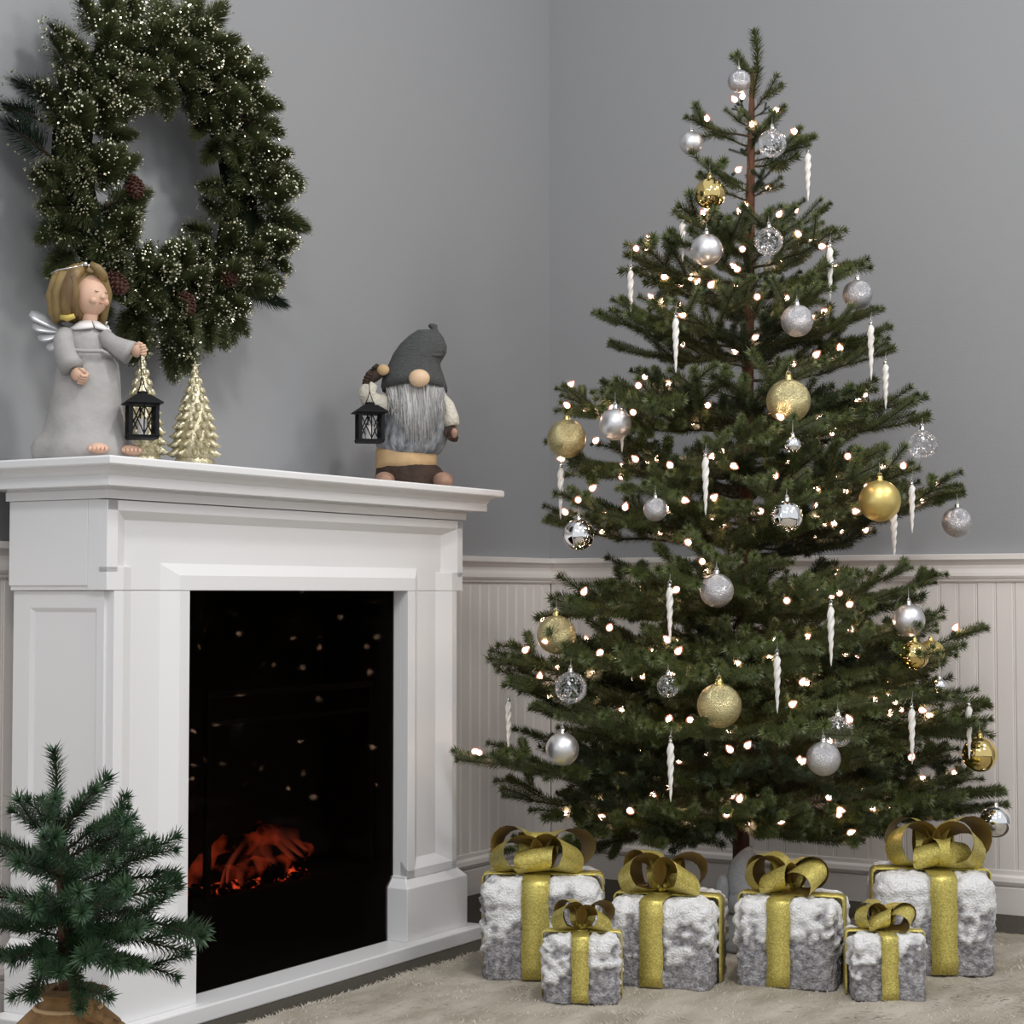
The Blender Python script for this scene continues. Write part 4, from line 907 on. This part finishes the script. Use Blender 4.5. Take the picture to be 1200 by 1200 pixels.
def hand(F_, c, r, d, mats, fing_dir, name='hand', thumb=1):
    m = MB(); c = V3(c); d = V3(d).normalized(); sd = V3(fing_dir).normalized(); u_ = d.cross(sd).normalized(); R = Matrix((d, sd, u_)).transposed()
    m.ell(c, (r * 1.0, r * 0.95, r * 0.80), 16, 12, rot=R)
    for i, q in enumerate((-0.55, -0.18, 0.18, 0.52)):        # four curled fingers over the fist
        ln = (0.85, 1.0, 0.95, 0.75)[i]
        p0 = c + d * r * 0.55 + sd * q * r * 1.1 + u_ * r * 0.55; p1 = c + d * r * (0.75 + 0.40 * ln) + sd * q * r * 1.05 + u_ * r * 0.10; p2 = c + d * r * (0.65 + 0.25 * ln) + sd * q * r - u_ * r * 0.55; p3 = c + d * r * 0.35 + sd * q * r * 0.95 - u_ * r * 0.70
        m.tube([p0, p0.lerp(p1, 0.6) + u_ * r * 0.06, p1, p2, p3], [r * 0.22, r * 0.25, r * 0.25, r * 0.23, r * 0.15], 8)
    t0 = c - d * r * 0.2 + sd * r * 0.75 * thumb; m.tube([t0, t0 + d * r * 0.5 + sd * r * 0.25 * thumb, t0 + d * r * 1.0 + sd * r * 0.05 * thumb - u_ * r * 0.1], [r * 0.28, r * 0.27, r * 0.16], 8)
    return part(name, m, mats, F_.root, smooth=True)
hand(A, A(91, 443, -38), 9.2 * A.k, (0.75, -0.3, -0.55), 'skin', (0.3, -0.6, 0.6))
hand(A, A(160, 412, -30), 8.2 * A.k, (0.9, -0.3, 0.15), 'skin', (-0.1, -0.25, 0.95))
for cx_, cy_, dd in ((115, 527, -42), (154, 530, -28)):
    m = MB(); m.ell(A(cx_, 528.5, dd), A.sc(13, 15, 6.5), 16, 10)
    for t in range(5): m.ell(A(cx_ - 9.5 + t * 4.6, 529.5, dd - 13 - 1.5 * math.sin(t * 0.8)), A.sc(2.7 - 0.15 * t, 3.2, 2.9), 8, 6)
    part('foot', m, 'skin', ar, smooth=True)
m = MB(); m.tube([A(102, 384, -2), A(103, 372, -4), A(104, 364, -4)], [11 * A.k, 9.5 * A.k, 10 * A.k], 16); part('neck', m, 'skin', ar, smooth=True)
FD_ = V3((0.62, -0.76, 0.12)).normalized(); HCc = A(104, 346, -6)
def headfn(d, p):
    s = 1.0; f = d.dot(FD_)
    cheek = max(0, 1 - (d - (FD_ + V3((0, 0, -0.45))).normalized()).length * 1.6); s += 0.07 * cheek
    if d.z < -0.4: s -= 0.05 * (-d.z - 0.4)
    return p * s
m = MB(); m.ell(HCc, A.sc(21, 21, 25), 28, 20, fn=headfn)
rt_ = V3((FD_.y, -FD_.x, 0)).normalized() * -1
nz = HCc + V3((FD_.x * 22, FD_.y * 22, -3.5)) * A.k
m.ell(nz, A.sc(3.4, 3.4, 3.0), 10, 8)
for sg in (-1, 1): m.ell(HCc + (V3((FD_.x, FD_.y, 0)) * 16.0 + rt_ * sg * 8.8 + V3((0, 0, -8.0))) * A.k, A.sc(5, 5, 4.5), 10, 8)
head = part('head', m, 'skin', ar, smooth=True)
m = MB()
for sg in (-1, 1):
    c = HCc + (V3((FD_.x, FD_.y, 0)).normalized() * 20.3 + rt_ * sg * 7.0 + V3((0, 0, 2.5))) * A.k
    m.tube([c + (rt_ * -2.6 + V3((0, 0, 0.6))) * A.k, c + V3((0, 0, -0.7)) * A.k + FD_ * 0.5 * A.k, c + (rt_ * 2.6 + V3((0, 0, 0.6))) * A.k], 0.5 * A.k, 5)
part('closed_eyes', m, 'ink', head)
m = MB(); c = HCc + (V3((FD_.x, FD_.y, 0)).normalized() * 20.8 + V3((0, 0, -10.5))) * A.k; m.tube([c - rt_ * 3 * A.k + V3((0, 0, 0.8 * A.k)), c + FD_ * 0.6 * A.k, c + rt_ * 3 * A.k + V3((0, 0, 0.8 * A.k))], 0.8 * A.k, 6); part('mouth', m, 'blush', head)
m = MB()
def hairfn(d, p):
    w_ = 1 + 0.05 * math.sin(9 * math.atan2(d.y, d.x) + 3 * d.z) ; f = d.dot(V3((0.62, -0.76, -0.12)).normalized())
    if f > 0.52: w_ *= 1 - min(0.35, (f - 0.52) * 1.1)
    return p * w_
m.ell(A(94, 343, 5), A.sc(34, 31, 35), 44, 24, fn=hairfn)
LK = [([(97, 312, -18), (84, 325, -26), (78, 345, -27), (76, 362, -22), (77, 376, -18)], 8), ([(92, 313, -12), (74, 325, -18), (66, 345, -17), (68, 365, -14), (70, 377, -12)], 8.5), ([(88, 312, 0), (66, 326, -4), (60, 346, -2), (63, 366, 0), (67, 378, 0)], 8.5),
      ([(96, 313, -22), (84, 330, -30), (86, 345, -28), (84, 360, -24), (86, 372, -20)], 5.5), ([(108, 313, -20), (118, 322, -16), (122, 338, -9), (122, 352, -3), (120, 372, 2)], 6), ([(104, 311, -22), (112, 316, -24), (118, 322, -20), (121, 330, -14)], 5.5), ([(113, 318, 0), (120, 335, 4), (119, 355, 8), (116, 378, 10)], 8), ([(80, 320, 14), (66, 345, 16), (70, 375, 14)], 9)]
for pts, r in LK:
    P = [A(*p) for p in pts]; m.tube(P, [r * A.k * (0.65 if i == 0 else 1.0 if i < len(P) - 1 else 0.72) for i in range(len(P))], 10)
part('hair', m, 'hair', ar, smooth=True)
m = MB(); m.tube([A(70, 374, -21), A(78, 376, -25), A(86, 373, -26)], [3 * A.k, 4 * A.k, 3 * A.k], 8); part('hair_tip', m, 'blonde', ar, smooth=True)
m = MB(); m.tube([A(58, 321, -6), A(66, 319.5, -22), A(82, 317, -27), A(97, 313, -25), A(110, 312, -18), A(117, 318, -4)], 1.1 * A.k, 6)
for c, r in (((98, 312, -27), 2.8), ((94, 314, -27), 1.8), ((102, 313.5, -26), 1.8)): m.ell(A(*c), A.sc(r, r, r), 8, 6)
part('tiara', m, 'chrome', ar, smooth=True)
for sg in (-1, 1):
    m = MB(); 
    poly = [(94, 384), (102, 378), (108, 383), (118, 392), (113, 389)] 
    cc = A(103, 378, -3); n_ = 10; ra = []; rb_ = []; q0, q1 = ((-2.9, -1.35) if sg < 0 else (-1.25, 0.3))
    for i in range(n_ + 1):
        q = lerp(q0, q1, i / n_); ra.append(cc + V3((11 * math.cos(q), 10.5 * math.sin(q), 1.0)) * A.k); e = 26 - 4 * abs(i / n_ * 2 - 1) ** 2
        rb_.append(cc + V3((e * math.cos(q), (e - 1) * math.sin(q), -7.5 - 2.5 * math.sin(PI * i / n_))) * A.k)
    m.strip(ra, rb_); o = part('collar', m, 'collar', ar, smooth=True); md = o.modifiers.new('thick', 'SOLIDIFY'); md.thickness = 0.004; md.offset = 0
def wing(lobes, root_):
    m = MB()
    for (x, y, d), r in lobes:
        a = A(*root_); b = A(x, y, d); dr = (b - a); n_ = 8
        P = [a.lerp(b, i / n_) + V3((0, 0.02 * math.sin(PI * i / n_) * 0.3, 0)) for i in range(n_ + 1)]
        m.tube(P, [r * A.k * interp([(0, 0.55), (0.5, 0.9), (0.85, 1.0), (1, 0.45)], i / n_) for i in range(n_ + 1)], 12, flat=0.38)
    part('wing', m, 'wing', ar, smooth=True)
wing([((33, 364, 24), 9.5), ((36, 380, 22), 9), ((43, 395, 20), 9.5), ((55, 408, 18), 10)], (78, 386, 14))
wing([((125, 371, 26), 6), ((127, 378, 24), 6), ((124, 390, 22), 6)], (108, 388, 20))
hpt = A.world(163, 418, -33)
lantern(lambda x, y: A.world(x, y, -33), A.k, 166, 460, 516, 54, 42, 'small black lattice lantern hanging from the hand of the angel figurine', hpt, 0.35)

# ---- glitter table trees
def table_tree(px, v, ytop, wpx, label, seed):
    p = onv(px, 530, v); k = p.y / F; o = V3((p.x, p.y, ZM)); q = o - C0; y0 = 600 - F * q.dot(UP) / q.dot(FW); H = (y0 - ytop) * k; R = wpx * k / 2
    r = empty('tabletop_tree', o); tag(r, label, 'ornament', 'glitter trees on the mantel'); rng = random.Random(seed)
    m = MB(); m.lathe([(R * 0.62, 0), (R * 0.72, 0.02 * H), (R * 0.76, 0.09 * H), (R * 0.62, 0.13 * H)], 32); part('base', m, 'gold_cer', r, smooth=True)
    m = MB(); m.lathe([(R * 0.70, 0.10 * H), (R * 0.70, 0.25 * H), (R * 0.58, 0.45 * H), (R * 0.40, 0.66 * H), (R * 0.13, 0.88 * H), (R * 0.05, 0.95 * H)], 28)
    NT = 10
    for t in range(NT):
        s = t / (NT - 1); z = H * lerp(0.14, 0.88, s); rr = R * max(0.15, 1.0 - 0.86 * s ** 1.45); n = max(5, int(13 - 7.5 * s))
        for j in range(n):
            a = 2 * PI * (j + 0.5 * (t % 2)) / n + rng.uniform(-0.08, 0.08); d = V3((math.cos(a), math.sin(a), 0)); w_ = rr * 2.4 / n
            P = [d * rr * 0.45 + V3((0, 0, z + 0.055 * H)), d * rr * 0.72 + V3((0, 0, z + 0.035 * H)), d * rr * 0.90 + V3((0, 0, z + 0.004 * H)), d * rr * 1.04 + V3((0, 0, z + 0.010 * H))]
            m.tube(P, [w_ * 0.6, w_ * 0.72, w_ * 0.5, w_ * 0.1], 7)
    part('foliage', m, 'gold_cer', r, smooth=True)
    m = MB()
    m.tube([(0, 0, 0.90 * H), (0, 0, 0.96 * H)], [R * 0.08, R * 0.06], 8)
    for j in range(5):
        a = PI / 2 + j * 2 * PI / 5; m.tube([(0, 0, 0.965 * H), (R * 0.16 * math.cos(a), 0, 0.965 * H + R * 0.20 * math.sin(a))], [R * 0.085, R * 0.015], 6)
    part('star', m, 'gold_cer', r, smooth=True)
table_tree(228, -2.335, 424, 63, 'champagne glitter table tree standing free right of the angel', 1)
table_tree(166, -2.395, 412, 62, 'champagne glitter table tree half hidden behind the black lantern', 2)

# ---- gnome
G = Fig(487, -2.330, 'gnome_figurine', 'bearded gnome figurine in grey knit hat on the right mantel end', 'figurine', 562)
gr = G.root
def gloft(rows, depth=0.8, n=28, wav=0.0, dz=0):
    m = MB(); rings = []
    for y, xl, xr in rows:
        c = (xl + xr) / 2; a = (xr - xl) / 2; rings.append([G(c + a * math.cos(q) * (1 + wav * math.sin(5 * q)), y + wav * 30 * math.sin(6 * q), a * depth * math.sin(q) + dz) for q in (2 * PI * j / n for j in range(n))])
    m.loft(rings); return m
m = gloft([(G.y0, 441, 524), (566, 440, 525), (556, 440, 522), (548, 441, 516), (545, 446, 512)], 0.72, wav=0.02); part('boots', m, 'brown', gr, smooth=True)
for x, y in ((451, 561), (519, 566)):
    m = MB(); m.ell(G(x, G.y0 - 9.5, -28), G.sc(12, 15, 9.5), 16, 10); part('toe', m, 'toe', gr, smooth=True)
m = gloft([(549, 440, 512), (540, 440, 512), (530, 440, 512), (524, 442, 511)], 0.72)
pn = part('trousers', m, 'tan', gr, smooth=True)
m = gloft([(536, 462, 506), (531, 446, 516), (522, 440, 522), (510, 443, 526), (495, 447, 527), (480, 448, 522), (465, 452, 514), (452, 458, 508)], 0.80, wav=0.008); part('sweater', m, 'sweater', gr, smooth=True)
m = MB()
m.tube([G(462, 470, -4), G(448, 476, -12), G(434, 472, -16), G(430, 460, -18), G(436, 450, -18)], [11 * G.k, 13 * G.k, 13 * G.k, 11 * G.k, 8 * G.k], 14); part('sleeve', m, 'fluff', gr, smooth=True)
m = MB(); m.tube([G(512, 465, -4), G(522, 478, -10), G(528, 492, -14), G(530, 500, -15)], [10 * G.k, 11 * G.k, 10 * G.k, 8.5 * G.k], 14); part('sleeve', m, 'fluff', gr, smooth=True)
def mitten(c, d, up_, r, mats='brown'):
    c = G(*c); d = V3(d).normalized(); s_ = V3(up_).normalized(); u_ = d.cross(s_).normalized(); R = Matrix((d, s_, u_)).transposed(); m = MB()
    m.ell(c, (r * 1.25, r * 0.95, r * 0.75), 18, 12, rot=R)
    for q in (-0.5, -0.17, 0.17, 0.5): m.tube([c + d * r * 0.5 + s_ * q * r * 1.15 + u_ * r * 0.3, c + d * r * (1.35 - abs(q) * 0.3) + s_ * q * r * 1.1, c + d * r * 0.9 + s_ * q * r - u_ * r * 0.5], [r * 0.27, r * 0.26, r * 0.2], 8)
    m.tube([c - d * r * 0.4 + s_ * r * 0.6, c + s_ * r * 1.15 + d * r * 0.3, c + s_ * r * 1.05 + d * r * 0.8], [r * 0.32, r * 0.30, r * 0.18], 8)
    return part('mitten', m, mats, gr, smooth=True)
mitten((440, 441, -20), (-0.75, -0.3, -0.35), (0.35, -0.3, 0.9), 10.5 * G.k)
m = MB(); m.ell(G(449, 436, -26), G.sc(7.5, 5.5, 6.5), 12, 8); part('mitten_patch', m, 'tan', gr, smooth=True)
mitten((529, 507, -17), (0.15, -0.25, -0.95), (-0.8, -0.5, 0.1), 8.2 * G.k)
m = MB(); m.ell(G(532, 509, -24), G.sc(4.0, 3.0, 6.0), 12, 8); part('mitten_patch', m, 'toe', gr, smooth=True)
# beard: felt core with hair strands
m = gloft([(520, 488, 502), (505, 478, 513), (485, 468, 517), (465, 461, 515), (450, 462, 510)], 0.42, dz=-20); bd = part('beard', m, 'beardbase', gr, smooth=True)
rg = random.Random(6); vs = []; fs = []
for k in range(900):
    x0 = rg.uniform(452, 521); y0_ = rg.uniform(448, 458) + abs(x0 - 487) * 0.10; fx = (x0 - 487) / 34
    yl = lerp(522, 486, abs(fx) ** 1.4) + rg.uniform(-14, 5); x1 = 491 + (x0 - 487) * rg.uniform(0.55, 1.0) + rg.uniform(-4, 4); dd = -30 - 8 * (1 - fx * fx) + rg.uniform(-3, 3); wob = rg.uniform(-4, 4); ph = rg.uniform(0, 6)
    if rg.random() < 0.3: y0_ += rg.uniform(0, 30)
    n_ = 5; b = len(vs); wd = rg.uniform(0.45, 0.95)
    for i in range(n_ + 1):
        s = i / n_; x = lerp(x0, x1, s) + wob * math.sin(s * 4 + ph) * s; y = lerp(y0_, yl, s); d = dd + 10 * (1 - s) * abs(fx) + 7 * (1 - s) - 4 * math.sin(PI * s); w_ = wd * (1 - 0.85 * s)
        vs += [G(x - w_, y, d), G(x + w_, y, d - 0.4)]
    for i in range(n_): fs.append((b + 2 * i, b + 2 * i + 1, b + 2 * i + 3, b + 2 * i + 2))
m = MB(); m.add(vs, fs); o = link('beard_hair', m.mesh('beard_hair', ['beard'], True, False), bd); o['kind'] = 'stuff'
m = MB(); m.ell(G(491, 447, -40), G.sc(12.3, 10, 10.3), 24, 16); part('nose', m, 'nose', gr, smooth=True)
m = MB(); rings = []
HT = [((486, 455), 38, 0.04), ((485, 449), 39, 0.03), ((484, 440), 36, 0), ((485, 430), 31.5, 0), ((488, 420), 28, -.2), ((494, 411), 25.5, -.35), ((501, 403), 22, -.5), ((506, 396), 17.5, -.6), ((509, 391), 11, -.5), ((509, 387), 5, -.2), ((508, 384), 4.2, 0), ((507, 381), 5.5, 0), ((506, 379), 2.5, 0)]
for (x, y), a, tl in HT:
    rings.append([G(x + a * math.cos(q), y + a * math.cos(q) * -tl * 0.9 + (5.5 * max(0, math.cos(q)) + 2.5 * max(0, -math.cos(q)) - 6 * max(0, -math.sin(q)) if y > 445 else 0) + 0.8 * math.sin(q * 3), a * 0.86 * math.sin(q) - 4) for q in (2 * PI * j / 36 for j in range(36))])
m.loft(rings); hat = part('knit_hat', m, 'hat', gr, smooth=True)
m = MB(); m.tube([G(497 + 22.5 * math.cos(q), 413 + 5 * math.sin(q * 1.5), -19.5 * math.sin(q) - 4) for q in (0.15, 0.45, 0.8, 1.15, 1.5)], [1.2 * G.k, 2.2 * G.k, 2.6 * G.k, 2.2 * G.k, 1.0 * G.k], 8); part('hat_fold', m, 'hat', hat, smooth=True)
lantern(lambda x, y: G.world(x, y, -38), G.k, 434, 475, 522, 47, 36, 'small black lattice lantern hanging from the raised mitten of the gnome', G.world(433, 446, -34), 0.25)
